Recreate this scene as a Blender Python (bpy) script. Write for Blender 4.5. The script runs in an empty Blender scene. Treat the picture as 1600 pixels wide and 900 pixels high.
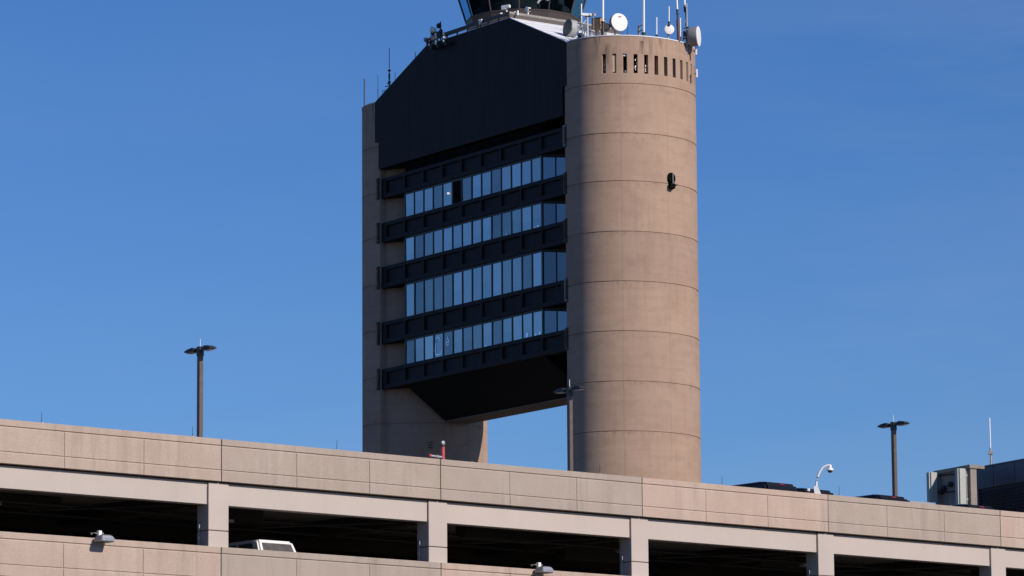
import bpy, bmesh, math, random
from mathutils import Vector, Matrix
random.seed(7)
scn = bpy.context.scene
COL = scn.collection
PI = math.pi
CH = 1.7                                   # eye height above the ground

# ------------------------------------------------------------------ camera
F_PX, PITCH, ROLL = 6389.2, 0.1620, -0.0071
R0 = Vector((1, 0, 0)); U0 = Vector((0, -math.sin(PITCH), math.cos(PITCH))); FW = Vector((0, math.cos(PITCH), math.sin(PITCH)))
CR = R0 * math.cos(ROLL) + U0 * math.sin(ROLL)
CU = -R0 * math.sin(ROLL) + U0 * math.cos(ROLL)
EYE = Vector((0, 0, CH))
cam = bpy.data.cameras.new('camera')
cam.sensor_width = 36.0; cam.lens = F_PX / 1600 * 36.0
cam.clip_start = 1.0; cam.clip_end = 30000
co = bpy.data.objects.new('camera', cam); COL.objects.link(co)
M = Matrix((CR, CU, -FW)).transposed().to_4x4(); M.translation = EYE
co.matrix_world = M
scn.camera = co

def ray(x, y):
    return CR * ((x - 800) / F_PX) + CU * ((450 - y) / F_PX) + FW
def hit(x, y, p0, n):
    v = ray(x, y); k = ((p0 - EYE).dot(n)) / v.dot(n)
    return EYE + v * k
def at_y(x, y, Y):
    v = ray(x, y); return EYE + v * (Y / v.y)

# ------------------------------------------------------------------ frames
TH = -0.9567
TO = Vector((0.9945, 314.565, 0))
TU = Vector((math.cos(TH), math.sin(TH), 0)); TN = Vector((math.sin(TH), -math.cos(TH), 0))
GA = 0.69539
GO = Vector((-9.4814, 132.149, 0))
GU = Vector((math.cos(GA), math.sin(GA), 0)); GN = Vector((-math.sin(GA), math.cos(GA), 0))   # GN points into the garage
def tworld(s, w, z): return TO + TU * s + TN * w + Vector((0, 0, z))
def gworld(t, n, z): return GO + GU * t + GN * n + Vector((0, 0, z))

# ------------------------------------------------------------------ materials
def new_mat(name):
    m = bpy.data.materials.new(name); m.use_nodes = True
    nt = m.node_tree; b = nt.nodes['Principled BSDF']
    return m, nt, b
def N(nt, typ, **kw):
    n = nt.nodes.new(typ)
    for k, v in kw.items(): setattr(n, k, v)
    return n
def noise(nt, vec, scale, detail=4, rough=.55, mapping=None):
    if mapping:
        mp = N(nt, 'ShaderNodeMapping'); mp.inputs['Scale'].default_value = mapping
        nt.links.new(vec, mp.inputs['Vector']); vec = mp.outputs[0]
    n = N(nt, 'ShaderNodeTexNoise'); n.inputs['Scale'].default_value = scale
    n.inputs['Detail'].default_value = detail; n.inputs['Roughness'].default_value = rough
    nt.links.new(vec, n.inputs['Vector']); return n.outputs['Fac']
def ramp(nt, fac, a, b, ca=(0, 0, 0, 1), cb=(1, 1, 1, 1)):
    r = N(nt, 'ShaderNodeValToRGB'); e = r.color_ramp.elements
    e[0].position = a; e[1].position = b; e[0].color = ca; e[1].color = cb
    nt.links.new(fac, r.inputs[0]); return r.outputs[0]
def mixc(nt, fac, a, b, mode='MIX'):
    m = N(nt, 'ShaderNodeMix', data_type='RGBA', blend_type=mode)
    for sock, v in ((0, fac), (6, a), (7, b)):
        if isinstance(v, (int, float)): m.inputs[sock].default_value = v
        elif isinstance(v, tuple): m.inputs[sock].default_value = (*v, 1) if len(v) == 3 else v
        else: nt.links.new(v, m.inputs[sock])
    return m.outputs[2]
def objvec(nt): return N(nt, 'ShaderNodeTexCoord').outputs['Object']
def bump(nt, b, h, strength, dist=.02):
    bn = N(nt, 'ShaderNodeBump'); bn.inputs['Strength'].default_value = strength; bn.inputs['Distance'].default_value = dist
    nt.links.new(h, bn.inputs['Height']); nt.links.new(bn.outputs[0], b.inputs['Normal'])

def plain(name, col, rough=.5, metal=0., var=.12, spec=.5, scale=6.):
    m, nt, b = new_mat(name)
    v = objvec(nt); f = noise(nt, v, scale, 5)
    c = mixc(nt, ramp(nt, f, .3, .7), tuple(x * (1 - var) for x in col), tuple(min(1, x * (1 + var)) for x in col))
    nt.links.new(c, b.inputs['Base Color'])
    b.inputs['Roughness'].default_value = rough; b.inputs['Metallic'].default_value = metal
    b.inputs['Specular IOR Level'].default_value = spec
    return m

def concrete(name, c1, c2, streak=.25, speck=.25, objvar=0., pit=.3, board=None, grime=None, scale=.5, seams=False, dark=(.10, .085, .07)):
    m, nt, b = new_mat(name)
    v = objvec(nt)
    big = noise(nt, v, scale, 6, .6)
    c = mixc(nt, ramp(nt, big, .32, .68), c1, c2)
    if objvar:                                                     # every cast panel has its own tint
        oi = N(nt, 'ShaderNodeObjectInfo')
        rr = ramp(nt, oi.outputs['Random'], 0, 1, (1 - objvar, 1 - objvar * .72, 1 - objvar * .55, 1), (1 + objvar * .35, 1 + objvar * .1, 1, 1))
        c = mixc(nt, 1., c, rr, 'MULTIPLY')
    if streak:
        st = noise(nt, v, 1.6, 5, .65, (1.4, 1.4, .10))
        st2 = noise(nt, v, .35, 3)
        mk = N(nt, 'ShaderNodeMath', operation='MULTIPLY'); nt.links.new(ramp(nt, st, .46, .74), mk.inputs[0]); nt.links.new(ramp(nt, st2, .4, .65), mk.inputs[1])
        mk2 = N(nt, 'ShaderNodeMath', operation='MULTIPLY'); nt.links.new(mk.outputs[0], mk2.inputs[0]); mk2.inputs[1].default_value = streak
        c = mixc(nt, mk2.outputs[0], c, dark)
    if board:                                                      # faint lifts left by the formwork
        bd = noise(nt, v, 1.0, 4, .6, (.16, .16, board))
        c = mixc(nt, ramp(nt, bd, .35, .7, (0, 0, 0, 1), (.30, .30, .30, 1)), c, tuple(x * .74 for x in c1))
    if grime:                                                      # soot washed down below the coping
        z0, z1, amt = grime
        sx = N(nt, 'ShaderNodeSeparateXYZ'); nt.links.new(v, sx.inputs[0])
        mr = N(nt, 'ShaderNodeMapRange'); mr.inputs['From Min'].default_value = z0; mr.inputs['From Max'].default_value = z1
        nt.links.new(sx.outputs['Z'], mr.inputs['Value'])
        gn = noise(nt, v, 1.3, 6, .7, (1.6, 1.6, .22))
        mm = N(nt, 'ShaderNodeMath', operation='MULTIPLY'); nt.links.new(mr.outputs[0], mm.inputs[0]); nt.links.new(ramp(nt, gn, .52, .72), mm.inputs[1])
        m3 = N(nt, 'ShaderNodeMath', operation='MULTIPLY'); nt.links.new(mm.outputs[0], m3.inputs[0]); m3.inputs[1].default_value = amt
        c = mixc(nt, m3.outputs[0], c, (.035, .03, .028))
    if seams:                                                      # hairline vertical seams of the formwork
        sp = N(nt, 'ShaderNodeSeparateXYZ'); nt.links.new(v, sp.inputs[0])
        def mt(op, x, y=None):
            q = N(nt, 'ShaderNodeMath', operation=op)
            for k_, z_ in ((0, x), (1, y)):
                if z_ is None: continue
                if isinstance(z_, (int, float)): q.inputs[k_].default_value = z_
                else: nt.links.new(z_, q.inputs[k_])
            return q.outputs[0]
        ang = mt('ARCTAN2', mt('DIVIDE', mt('MULTIPLY', sp.outputs['Y'], -1.), 5.378), mt('DIVIDE', mt('SUBTRACT', mt('ABSOLUTE', sp.outputs['X']), 13.863), 4.377))
        wob = noise(nt, v, .6, 3)
        for a0, st_ in ((39.0, .24), (-2.5, .22), (64, .10), (-30, .12)):
            mk = mt('MULTIPLY', mt('LESS_THAN', mt('ABSOLUTE', mt('SUBTRACT', ang, math.radians(a0))), .0075), mt('MULTIPLY', wob, st_ * 1.5))
            c = mixc(nt, mk, c, (.10, .075, .06))
    if seams:
        st3 = ramp(nt, noise(nt, v, 2.2, 6, .7, (1.8, 1.8, .3)), .42, .62)
        for a0, wd, z0_, z1_ in ((51, 5., 67.4, 68.9), (44, 2.5, 67.0, 68.8), (20, 3, 68.2, 69.2)):
            lat = mt('MAXIMUM', mt('SUBTRACT', 1., mt('DIVIDE', mt('ABSOLUTE', mt('SUBTRACT', ang, math.radians(a0))), math.radians(wd))), 0.)
            ver = mt('MULTIPLY', mt('GREATER_THAN', sp.outputs['Z'], z0_), mt('LESS_THAN', sp.outputs['Z'], z1_))
            c = mixc(nt, mt('MULTIPLY', mt('MULTIPLY', lat, ver), mt('MULTIPLY', st3, .8)), c, (.04, .035, .032))
        bl = noise(nt, v, .9, 5, .62, (.8, .8, 1.6))
        c = mixc(nt, ramp(nt, bl, .5, .8, (0, 0, 0, 1), (.60, .60, .60, 1)), c, (.28, .19, .135))
        idx = mt('FLOOR', mt('DIVIDE', mt('SUBTRACT', 65.9, sp.outputs['Z']), 3.742))     # every pour has its own tone
        wn = N(nt, 'ShaderNodeTexWhiteNoise', noise_dimensions='1D'); nt.links.new(mt('ADD', idx, .37), wn.inputs['W'])
        c = mixc(nt, 1., c, ramp(nt, wn.outputs['Value'], 0, 1, (.93, .93, .94, 1), (1.04, 1.03, 1.02, 1)), 'MULTIPLY')
        below = noise(nt, v, 3.0, 4, .7, (1.2, 1.2, .5))
        for jz in (64.20, 60.43, 56.80, 53.0, 49.26, 45.53, 41.79, 38.08):            # dirt gathered under each pour joint
            dz_ = mt('SUBTRACT', jz + 1.7, sp.outputs['Z'])
            near = mt('MULTIPLY', mt('GREATER_THAN', dz_, 0.), mt('MAXIMUM', mt('SUBTRACT', 1., mt('DIVIDE', dz_, .75)), 0.))
            c = mixc(nt, mt('MULTIPLY', near, ramp(nt, below, .48, .72, (0, 0, 0, 1), (.55, .55, .55, 1))), c, (.16, .11, .08))
    fine = noise(nt, v, 22, 3, .7)
    c = mixc(nt, ramp(nt, fine, .35, .75, (0, 0, 0, 1), (speck, speck, speck, 1)), c, tuple(x * .55 for x in c1))
    nt.links.new(c, b.inputs['Base Color'])
    b.inputs['Roughness'].default_value = .88; b.inputs['Specular IOR Level'].default_value = .25
    if pit: bump(nt, b, fine, pit, .012)
    return m

M_PYLON = concrete('pylon_concrete', (.388, .266, .197), (.44, .314, .236), streak=.30, speck=.16, board=2.6, grime=(67.4, 69.3, 1.), scale=.22, pit=.2, seams=True)
M_PANEL = concrete('parapet_concrete', (.46, .362, .292), (.535, .43, .355), streak=.8, speck=.42, objvar=.30, pit=.7, scale=.7, dark=(.2, .155, .125))
M_BEAM = concrete('beam_concrete', (.50, .428, .378), (.535, .46, .412), streak=.12, speck=.08, objvar=.06, pit=.15, scale=.5, dark=(.3, .24, .2))
M_GAPS = plain('joint_sealant', (.05, .035, .028), .9)
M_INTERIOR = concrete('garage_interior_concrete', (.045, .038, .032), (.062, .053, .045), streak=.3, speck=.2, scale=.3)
M_DECK = concrete('deck_concrete', (.19, .18, .165), (.24, .225, .21), streak=0, speck=.2)
M_NAVYPAINT = plain('jamb_paint', (.16, .165, .22), .6)
M_WHITE = plain('white_paint', (.78, .78, .77), .45, var=.05)
M_ROOF = plain('white_membrane', (.74, .75, .77), .55, var=.06, scale=1.2)
M_GREY = plain('grey_metal', (.30, .29, .28), .5, .2)
M_PIPE = plain('weathered_grey_pipe', (.26, .235, .215), .6, .0, .25, scale=1.5)
M_DRUM = plain('grey_drum', (.36, .37, .365), .55, var=.08)
M_DRUMDARK = plain('drum_side', (.24, .24, .25), .6, var=.1)
M_OLIVE = plain('grey_green_radome', (.06, .066, .058), .55, var=.14, scale=1.2)
M_RADOME = plain('white_radome', (.80, .78, .76), .5, var=.04, scale=1.5)
M_BLACK = plain('black_metal', (.012, .012, .014), .5)
M_SOOT = plain('matt_black', (.007, .007, .008), .9, 0, .1, .05)
M_DARK = plain('dark_metal', (.03, .029, .03), .55)
M_BRONZE = plain('bronze_metal', (.115, .082, .066), .5, .1, .15)
M_LAMPHEAD = plain('lamp_head_bronze', (.034, .029, .027), .45, .1, .2)
M_RUST = plain('rusty_steel', (.15, .085, .05), .85, 0, .45, scale=2.5)
M_PALESTEEL = plain('pale_steel', (.27, .24, .21), .7, 0, .35, scale=3)
M_BROWN = plain('brown_fascia', (.075, .058, .052), .55, .1, .12)
M_RED = plain('red_paint', (.50, .075, .075), .45, var=.2)
M_REDLIGHT = plain('red_lens', (.30, .02, .03), .3)
M_ORANGE = plain('orange_cabinet', (.52, .31, .15), .7, var=.22, scale=3)
M_SKYWHIP = plain('fibreglass_white', (.80, .82, .84), .35, var=.03)
M_MAST = plain('maroon_mast', (.10, .045, .045), .6, var=.3)
M_GALV = plain('galvanised_metal', (.36, .365, .38), .45, .35, .15)
M_ALU = plain('floodlight_aluminium', (.33, .34, .38), .42, .3, .2)
M_CARDARK = plain('dark_car_paint', (.006, .006, .009), .35, 0, .05, .3)
M_CARWHITE = plain('white_car_paint', (.78, .78, .78), .25, 0, .02)
M_CARSILVER = plain('silver_car_paint', (.42, .43, .45), .3, .4, .03)
M_TYRE = plain('tyre_rubber', (.02, .02, .02), .9)
M_SKYMIRROR = plain('sky_mirror_finish', (.92, .92, .92), .12, .95, .02)  # mirror finish, makes small window shapes bright with reflected sky
M_CABCORE = plain('dark_interior_grey', (.042, .037, .036), .9, 0, .4, .1, 1.)
M_TAN = plain('plywood_board', (.52, .39, .27), .8, var=.15, scale=4)
M_ANT = plain('panel_antenna_shell', (.42, .43, .40), .5, var=.06)
M_BULK = concrete('bulkhead_concrete', (.27, .24, .21), (.33, .295, .255), streak=.5, speck=.2, scale=.6)

def navy(name, col, rib):
    m, nt, b = new_mat(name); v = objvec(nt)
    sx = N(nt, 'ShaderNodeSeparateXYZ'); nt.links.new(v, sx.inputs[0])
    f = noise(nt, v, .8, 5, .6, (1.5, 1.5, .25))
    c = mixc(nt, ramp(nt, f, .3, .75), tuple(x * .72 for x in col), tuple(x * 1.25 for x in col))
    nt.links.new(c, b.inputs['Base Color'])
    b.inputs['Roughness'].default_value = .55; b.inputs['Specular IOR Level'].default_value = .15
    if rib:
        mu = N(nt, 'ShaderNodeMath', operation='MULTIPLY'); nt.links.new(sx.outputs['X'], mu.inputs[0]); mu.inputs[1].default_value = 2 * PI / rib
        sn = N(nt, 'ShaderNodeMath', operation='SINE'); nt.links.new(mu.outputs[0], sn.inputs[0])
        bump(nt, b, ramp(nt, sn.outputs[0], .0, .5), .16, .05)
    return m
M_CLAD = navy('navy_ribbed_cladding', (.0175, .0105, .0105), .30)
M_SPAN = navy('navy_spandrel', (.0155, .0112, .0128), 0)
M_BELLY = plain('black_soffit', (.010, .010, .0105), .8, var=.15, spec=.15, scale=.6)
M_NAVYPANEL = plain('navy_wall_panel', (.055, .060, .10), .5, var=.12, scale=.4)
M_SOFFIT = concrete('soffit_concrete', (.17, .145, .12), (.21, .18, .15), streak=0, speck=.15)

def glass(name, tint, refl, rough=.015, variation=.3):
    m, nt, b = new_mat(name)
    out = nt.nodes['Material Output']
    oi = N(nt, 'ShaderNodeObjectInfo'); v = objvec(nt)
    wob = noise(nt, v, .35, 2, .5)
    bn = N(nt, 'ShaderNodeBump'); bn.inputs['Strength'].default_value = .12; bn.inputs['Distance'].default_value = .05
    nt.links.new(wob, bn.inputs['Height'])
    g = N(nt, 'ShaderNodeBsdfGlossy'); g.inputs['Roughness'].default_value = rough
    g.inputs['Color'].default_value = (*refl, 1); nt.links.new(bn.outputs[0], g.inputs['Normal'])
    # blinds drawn to a different height behind every pane, lower furniture dark
    ge = N(nt, 'ShaderNodeSeparateXYZ'); nt.links.new(N(nt, 'ShaderNodeTexCoord').outputs['Generated'], ge.inputs[0])
    mu = N(nt, 'ShaderNodeMath', operation='MULTIPLY'); nt.links.new(oi.outputs['Random'], mu.inputs[0]); mu.inputs[1].default_value = 7.31
    fr = N(nt, 'ShaderNodeMath', operation='FRACT'); nt.links.new(mu.outputs[0], fr.inputs[0])
    th = N(nt, 'ShaderNodeMapRange'); nt.links.new(fr.outputs[0], th.inputs['Value']); th.inputs['To Min'].default_value = -.35; th.inputs['To Max'].default_value = .62
    gt = N(nt, 'ShaderNodeMath', operation='GREATER_THAN'); nt.links.new(ge.outputs['Z'], gt.inputs[0]); nt.links.new(th.outputs[0], gt.inputs[1])
    r1 = ramp(nt, oi.outputs['Random'], 0, 1, tuple(x * (1 - variation) for x in tint) + (1,), tuple(x * (1 + variation) for x in tint) + (1,))
    vn = noise(nt, v, 2.2, 4, .6, (1.6, 1.6, .5))
    cd = mixc(nt, gt.outputs[0], (.012, .014, .016), r1)
    cd = mixc(nt, ramp(nt, vn, .45, .8, (0, 0, 0, 1), (.6, .6, .6, 1)), cd, tuple(x * 1.9 for x in tint))
    d = N(nt, 'ShaderNodeBsdfDiffuse'); nt.links.new(cd, d.inputs['Color'])
    mx = N(nt, 'ShaderNodeMixShader')
    mr = ramp(nt, oi.outputs['Random'], 0, 1, (.30, .30, .30, 1), (.64, .64, .64, 1))
    nt.links.new(mr, mx.inputs[0]); nt.links.new(d.outputs[0], mx.inputs[1]); nt.links.new(g.outputs[0], mx.inputs[2])
    nt.links.new(mx.outputs[0], out.inputs['Surface'])
    nt.nodes.remove(b); return m
M_GLASS = glass('blue_reflective_glass', (.15, .135, .115), (.60, .65, .66), variation=.75)
M_GLASSDARK = glass('dark_return_glass', (.012, .016, .026), (.50, .55, .60), variation=.1)
M_CARGLASS = plain('car_glass', (.012, .012, .014), .15, 0, .05, .35)
M_SUVGLASS = plain('windscreen_glass', (.10, .095, .095), .25, 0, .25, .4)

M_LAMPLIT, _nt, _b = new_mat('lit_globe')
_b.inputs['Base Color'].default_value = (.8, .78, .74, 1); _b.inputs['Emission Color'].default_value = (1, .93, .84, 1); _b.inputs['Emission Strength'].default_value = .75
def cab_glass():
    m, nt, b = new_mat('cab_glass'); out = nt.nodes['Material Output']
    t = N(nt, 'ShaderNodeBsdfTransparent'); t.inputs['Color'].default_value = (.45, .66, .74, 1)
    g = N(nt, 'ShaderNodeBsdfGlossy'); g.inputs['Roughness'].default_value = .02; g.inputs['Color'].default_value = (.11, .24, .42, 1)
    fr = N(nt, 'ShaderNodeFresnel'); fr.inputs['IOR'].default_value = 1.45
    mx = N(nt, 'ShaderNodeMixShader'); nt.links.new(fr.outputs[0], mx.inputs[0]); nt.links.new(t.outputs[0], mx.inputs[1]); nt.links.new(g.outputs[0], mx.inputs[2])
    nt.links.new(mx.outputs[0], out.inputs['Surface']); nt.nodes.remove(b); return m
M_CABGLASS = cab_glass()

def ground_mat():
    m, nt, b = new_mat('asphalt'); v = objvec(nt)
    f = noise(nt, v, .05, 6, .6); f2 = noise(nt, v, 3, 4)
    c = mixc(nt, ramp(nt, f, .35, .65), (.055, .052, .048), (.085, .08, .072))
    c = mixc(nt, ramp(nt, f2, .3, .8, (0, 0, 0, 1), (.5, .5, .5, 1)), c, (.06, .06, .055))
    nt.links.new(c, b.inputs['Base Color']); b.inputs['Roughness'].default_value = .9; return m
M_GROUND = ground_mat()

# ------------------------------------------------------------------ mesh builder
class MB:
    def __init__(s): s.v = []; s.f = []; s.sm = []
    def add(s, vs, fs, smooth=False):
        o = len(s.v); s.v += [tuple(p) for p in vs]
        for f in fs: s.f.append([i + o for i in f]); s.sm.append(smooth)
        return s
    def box(s, x0, x1, y0, y1, z0, z1, ch=0.):
        if x0 > x1: x0, x1 = x1, x0
        if y0 > y1: y0, y1 = y1, y0
        if z0 > z1: z0, z1 = z1, z0
        if ch <= 0:
            vs = [(x, y, z) for z in (z0, z1) for y in (y0, y1) for x in (x0, x1)]
            return s.add(vs, [(0, 2, 3, 1), (4, 5, 7, 6), (0, 1, 5, 4), (2, 6, 7, 3), (0, 4, 6, 2), (1, 3, 7, 5)])
        bm = bmesh.new(); bmesh.ops.create_cube(bm, size=1)
        for v in bm.verts:
            v.co = Vector(((x0 + x1) / 2 + v.co.x * (x1 - x0), (y0 + y1) / 2 + v.co.y * (y1 - y0), (z0 + z1) / 2 + v.co.z * (z1 - z0)))
        bmesh.ops.bevel(bm, geom=list(bm.edges), offset=ch, segments=1, affect='EDGES')
        s.bm(bm); return s
    def bm(s, bm, smooth=False):
        bm.verts.index_update()
        s.add([v.co[:] for v in bm.verts], [[v.index for v in f.verts] for f in bm.faces], smooth); bm.free()
    def prism(s, poly, y0, y1, axis='y'):
        n = len(poly)
        def P(a, b, d): return (a, d, b) if axis == 'y' else ((d, a, b) if axis == 'x' else (a, b, d))
        vs = [P(a, b, y0) for a, b in poly] + [P(a, b, y1) for a, b in poly]
        fs = [list(range(n)), list(range(2 * n - 1, n - 1, -1))] + [(i, i + n, (i + 1) % n + n, (i + 1) % n) for i in range(n)]
        return s.add(vs, fs)
    def tube(s, pts, r, n=10, r2=None, cap=True):
        pts = [Vector(p) for p in pts]; m = len(pts); rings = []
        for i, p in enumerate(pts):
            d = (pts[min(i + 1, m - 1)] - pts[max(i - 1, 0)]).normalized()
            a = d.orthogonal().normalized() if abs(d.z) > .999 or True else None
            up = Vector((0, 0, 1)) if abs(d.z) < .95 else Vector((1, 0, 0))
            a = d.cross(up).normalized(); b = d.cross(a).normalized()
            rr = r if r2 is None else r + (r2 - r) * i / (m - 1)
            rings.append([p + a * (rr * math.cos(2 * PI * k / n)) + b * (rr * math.sin(2 * PI * k / n)) for k in range(n)])
        vs = [q for ring in rings for q in ring]; fs = []
        for i in range(m - 1):
            for k in range(n): fs.append((i * n + k, i * n + (k + 1) % n, (i + 1) * n + (k + 1) % n, (i + 1) * n + k))
        s.add(vs, fs, True)
        if cap: s.add(rings[0], [list(range(n - 1, -1, -1))]); s.add(rings[-1], [list(range(n))])
        return s
    def lathe(s, prof, o=(0, 0, 0), axis=(0, 0, 1), n=28):
        """prof = [(radius, height along axis)...]"""
        d = Vector(axis).normalized(); up = Vector((0, 0, 1)) if abs(d.z) < .95 else Vector((1, 0, 0))
        a = d.cross(up).normalized(); b = d.cross(a).normalized(); o = Vector(o)
        rings = [[o + d * h + a * (r * math.cos(2 * PI * k / n)) + b * (r * math.sin(2 * PI * k / n)) for k in range(n)] for r, h in prof]
        vs = [q for ring in rings for q in ring]; fs = []
        for i in range(len(prof) - 1):
            for k in range(n): fs.append((i * n + k, i * n + (k + 1) % n, (i + 1) * n + (k + 1) % n, (i + 1) * n + k))
        s.add(vs, fs, True)
        s.add(rings[0], [list(range(n - 1, -1, -1))]); s.add(rings[-1], [list(range(n))])
        return s
    def obox(s, c, ax, ay, az, hx, hy, hz, ch=0.):
        """oriented box: centre, three axes, half sizes"""
        t = MB(); t.box(-hx, hx, -hy, hy, -hz, hz, ch)
        c = Vector(c); ax = Vector(ax).normalized(); ay = Vector(ay).normalized(); az = Vector(az).normalized()
        return s.add([c + ax * p[0] + ay * p[1] + az * p[2] for p in t.v], t.f)
    def build(s, name, mat, parent=None, label=None):
        me = bpy.data.meshes.new(name); me.from_pydata(s.v, [], s.f); me.validate()
        if len(me.polygons) == len(s.sm): me.polygons.foreach_set('use_smooth', s.sm)
        bm = bmesh.new(); bm.from_mesh(me); bmesh.ops.recalc_face_normals(bm, faces=bm.faces); bm.to_mesh(me); bm.free()
        if any(s.sm): me.set_sharp_from_angle(angle=math.radians(38))
        if isinstance(mat, (list, tuple)):
            for q in mat: me.materials.append(q)
        else: me.materials.append(mat)
        o = bpy.data.objects.new(name, me); COL.objects.link(o)
        if parent: o.parent = parent
        if label: o['label'] = label
        return o
def tag(o, label=None, cat=None, group=None, kind=None):
    if label: o['label'] = label
    if cat: o['category'] = cat
    if group: o['group'] = group
    if kind: o['kind'] = kind
    return o
def empty(name, loc, rz=0., label=None, cat=None, group=None):
    o = bpy.data.objects.new(name, None); COL.objects.link(o); o.empty_display_size = .3
    o.location = loc; o.rotation_euler = (0, 0, rz)
    return tag(o, label, cat, group)
def copy_tree(o, parent=None):
    c = o.copy(); COL.objects.link(c)
    if parent: c.parent = parent
    for ch in list(o.children): copy_tree(ch, c)
    return c

# ------------------------------------------------------------------ ground
g = MB(); g.add([(-9000, -3000, 0), (9000, -3000, 0), (9000, 14000, 0), (-9000, 14000, 0)], [(0, 1, 2, 3)])
tag(g.build('ground', M_GROUND), kind='structure')

# ================================================================== CONTROL TOWER
tower = empty('control_tower', TO, TH, 'tall airport control tower with two round concrete pylons and navy office floors hung between them', 'control tower')
S, A, B, NT = 13.863, 4.377, 5.378, 12.654
ZR = 67.85 + CH; ZT = 71.18 + CH
JL = [z + CH for z in (64.20, 60.43, 56.80, 53.0, 49.26, 45.53, 41.79, 38.08)]
while JL[-1] > 5: JL.append(JL[-1] - 3.73)
SP = [(61.54, 59.92), (57.92, 56.36), (54.36, 52.64), (49.88, 48.15), (46.12, 44.52)]
SP = [(a + CH, b + CH) for a, b in SP]
ZCB = 62.31 + CH
SLZ0, SLZ1 = 65.0 + CH, 66.46 + CH
SLITS = [53.1 - 9.15 * i for i in range(13)]
TCUT = math.degrees(math.acos((NT - S) / A))

def L(s, w, z): return (s, -w, z)

def pylon(sig, parent):
    K = .886
    # angle columns: (t, scale of the radius)
    half = 1.75                                             # half angle of a slit, degrees
    cols = []
    brk = set()
    for t in SLITS: brk.add(round(t - half, 3)); brk.add(round(t + half, 3))
    t = -TCUT
    while t < TCUT: brk.add(round(t, 3)); t += 3.0
    brk.add(round(TCUT, 3))
    bl = sorted(brk); outer = [bl[0]]
    sl_edges = [x for tt in SLITS for x in (round(tt - half, 3), round(tt + half, 3))]
    for q in bl[1:]:
        inside = any(tt - half + .01 < q < tt + half - .01 for tt in SLITS)
        if inside: continue
        if q - outer[-1] < .7:
            if q in sl_edges: outer[-1] = q
            continue
        outer.append(q)
    for q in outer: cols.append((q, 1.0))
    q = TCUT
    while q <= 360 - TCUT + .01: cols.append((q, K)); q += (360 - 2 * TCUT) / 36
    n = len(cols)
    zs = [(0., 0.)]
    for j in reversed(JL):
        zs += [(j - .055, 0.), (j - .03, .05), (j + .02, .05), (j + .03, 0.)]
    zs += [(SLZ0, 0.), (SLZ1, 0.), (ZR - .02, 0.)]
    def P(t, k, z, ins=0.):
        a = math.radians(t)
        s = A * math.cos(a) * (1 if k == 1 else .985) ; w = B * k * math.sin(a)
        r = math.hypot(s, w); f = (r - ins) / r
        return L(sig * (S + s * f), w * f, z)
    m = MB()
    rows = [[P(t, k, z, ins) for t, k in cols] for z, ins in zs]
    vs = [p for r in rows for p in r]; fs = []
    holes = []
    for i in range(len(zs) - 1):
        for k in range(n):
            k2 = (k + 1) % n
            if zs[i][0] == SLZ0 and cols[k][1] == 1 and cols[k2][1] == 1:
                mid = (cols[k][0] + cols[k2][0]) / 2
                if any(abs(mid - tt) < half for tt in SLITS):
                    holes.append((cols[k][0], cols[k2][0])); continue
            fs.append((i * n + k, i * n + k2, (i + 1) * n + k2, (i + 1) * n + k))
    m.add(vs, fs, True)
    for t0, t1 in holes:                                    # reveals of the slit openings
        o = [P(t0, 1, SLZ0), P(t1, 1, SLZ0), P(t1, 1, SLZ1), P(t0, 1, SLZ1)]
        b = [P(t0, 1, SLZ0, .42), P(t1, 1, SLZ0, .42), P(t1, 1, SLZ1, .42), P(t0, 1, SLZ1, .42)]
        m.add(o + b, [(0, 1, 5, 4), (1, 2, 6, 5), (2, 3, 7, 6), (3, 0, 4, 7)])
    body = m.build('concrete_pylon', M_PYLON, parent)
    # black lining stands in for the unlit space behind the slits
    m = MB(); ring = [P(t, k, 0, .9) for t, k in cols]
    lo = [(p[0], p[1], SLZ0 - .6) for p in ring]; hi = [(p[0], p[1], SLZ1 + .8) for p in ring]
    m.add(lo + hi, [(i, (i + 1) % n, (i + 1) % n + n, i + n) for i in range(n)] + [list(range(n)), list(range(2 * n - 1, n - 1, -1))])
    m.build('black_slit_lining', M_BLACK, body)
    # roof and white coping
    m = MB(); m.add([P(t, k, ZR - .03, .2) for t, k in cols], [list(range(n))]); m.build('roof', M_ROOF, body)
    m = MB(); o1 = [P(t, k, ZR - .02, -.035) for t, k in cols]; o2 = [P(t, k, ZR + .05, -.035) for t, k in cols]
    i2 = [P(t, k, ZR + .05, .28) for t, k in cols]; i1 = [P(t, k, ZR - .02, .28) for t, k in cols]
    vs = o1 + o2 + i2 + i1; fs = []
    for a_ in range(4):
        b_ = (a_ + 1) % 4
        for k in range(n): fs.append((a_ * n + k, a_ * n + (k + 1) % n, b_ * n + (k + 1) % n, b_ * n + k))
    m.add(vs, fs, True); m.build('coping', M_ROOF, body)
    return body, P
left_p, PL = pylon(-1, tower)
right_p, PR = pylon(1, tower)

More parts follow.
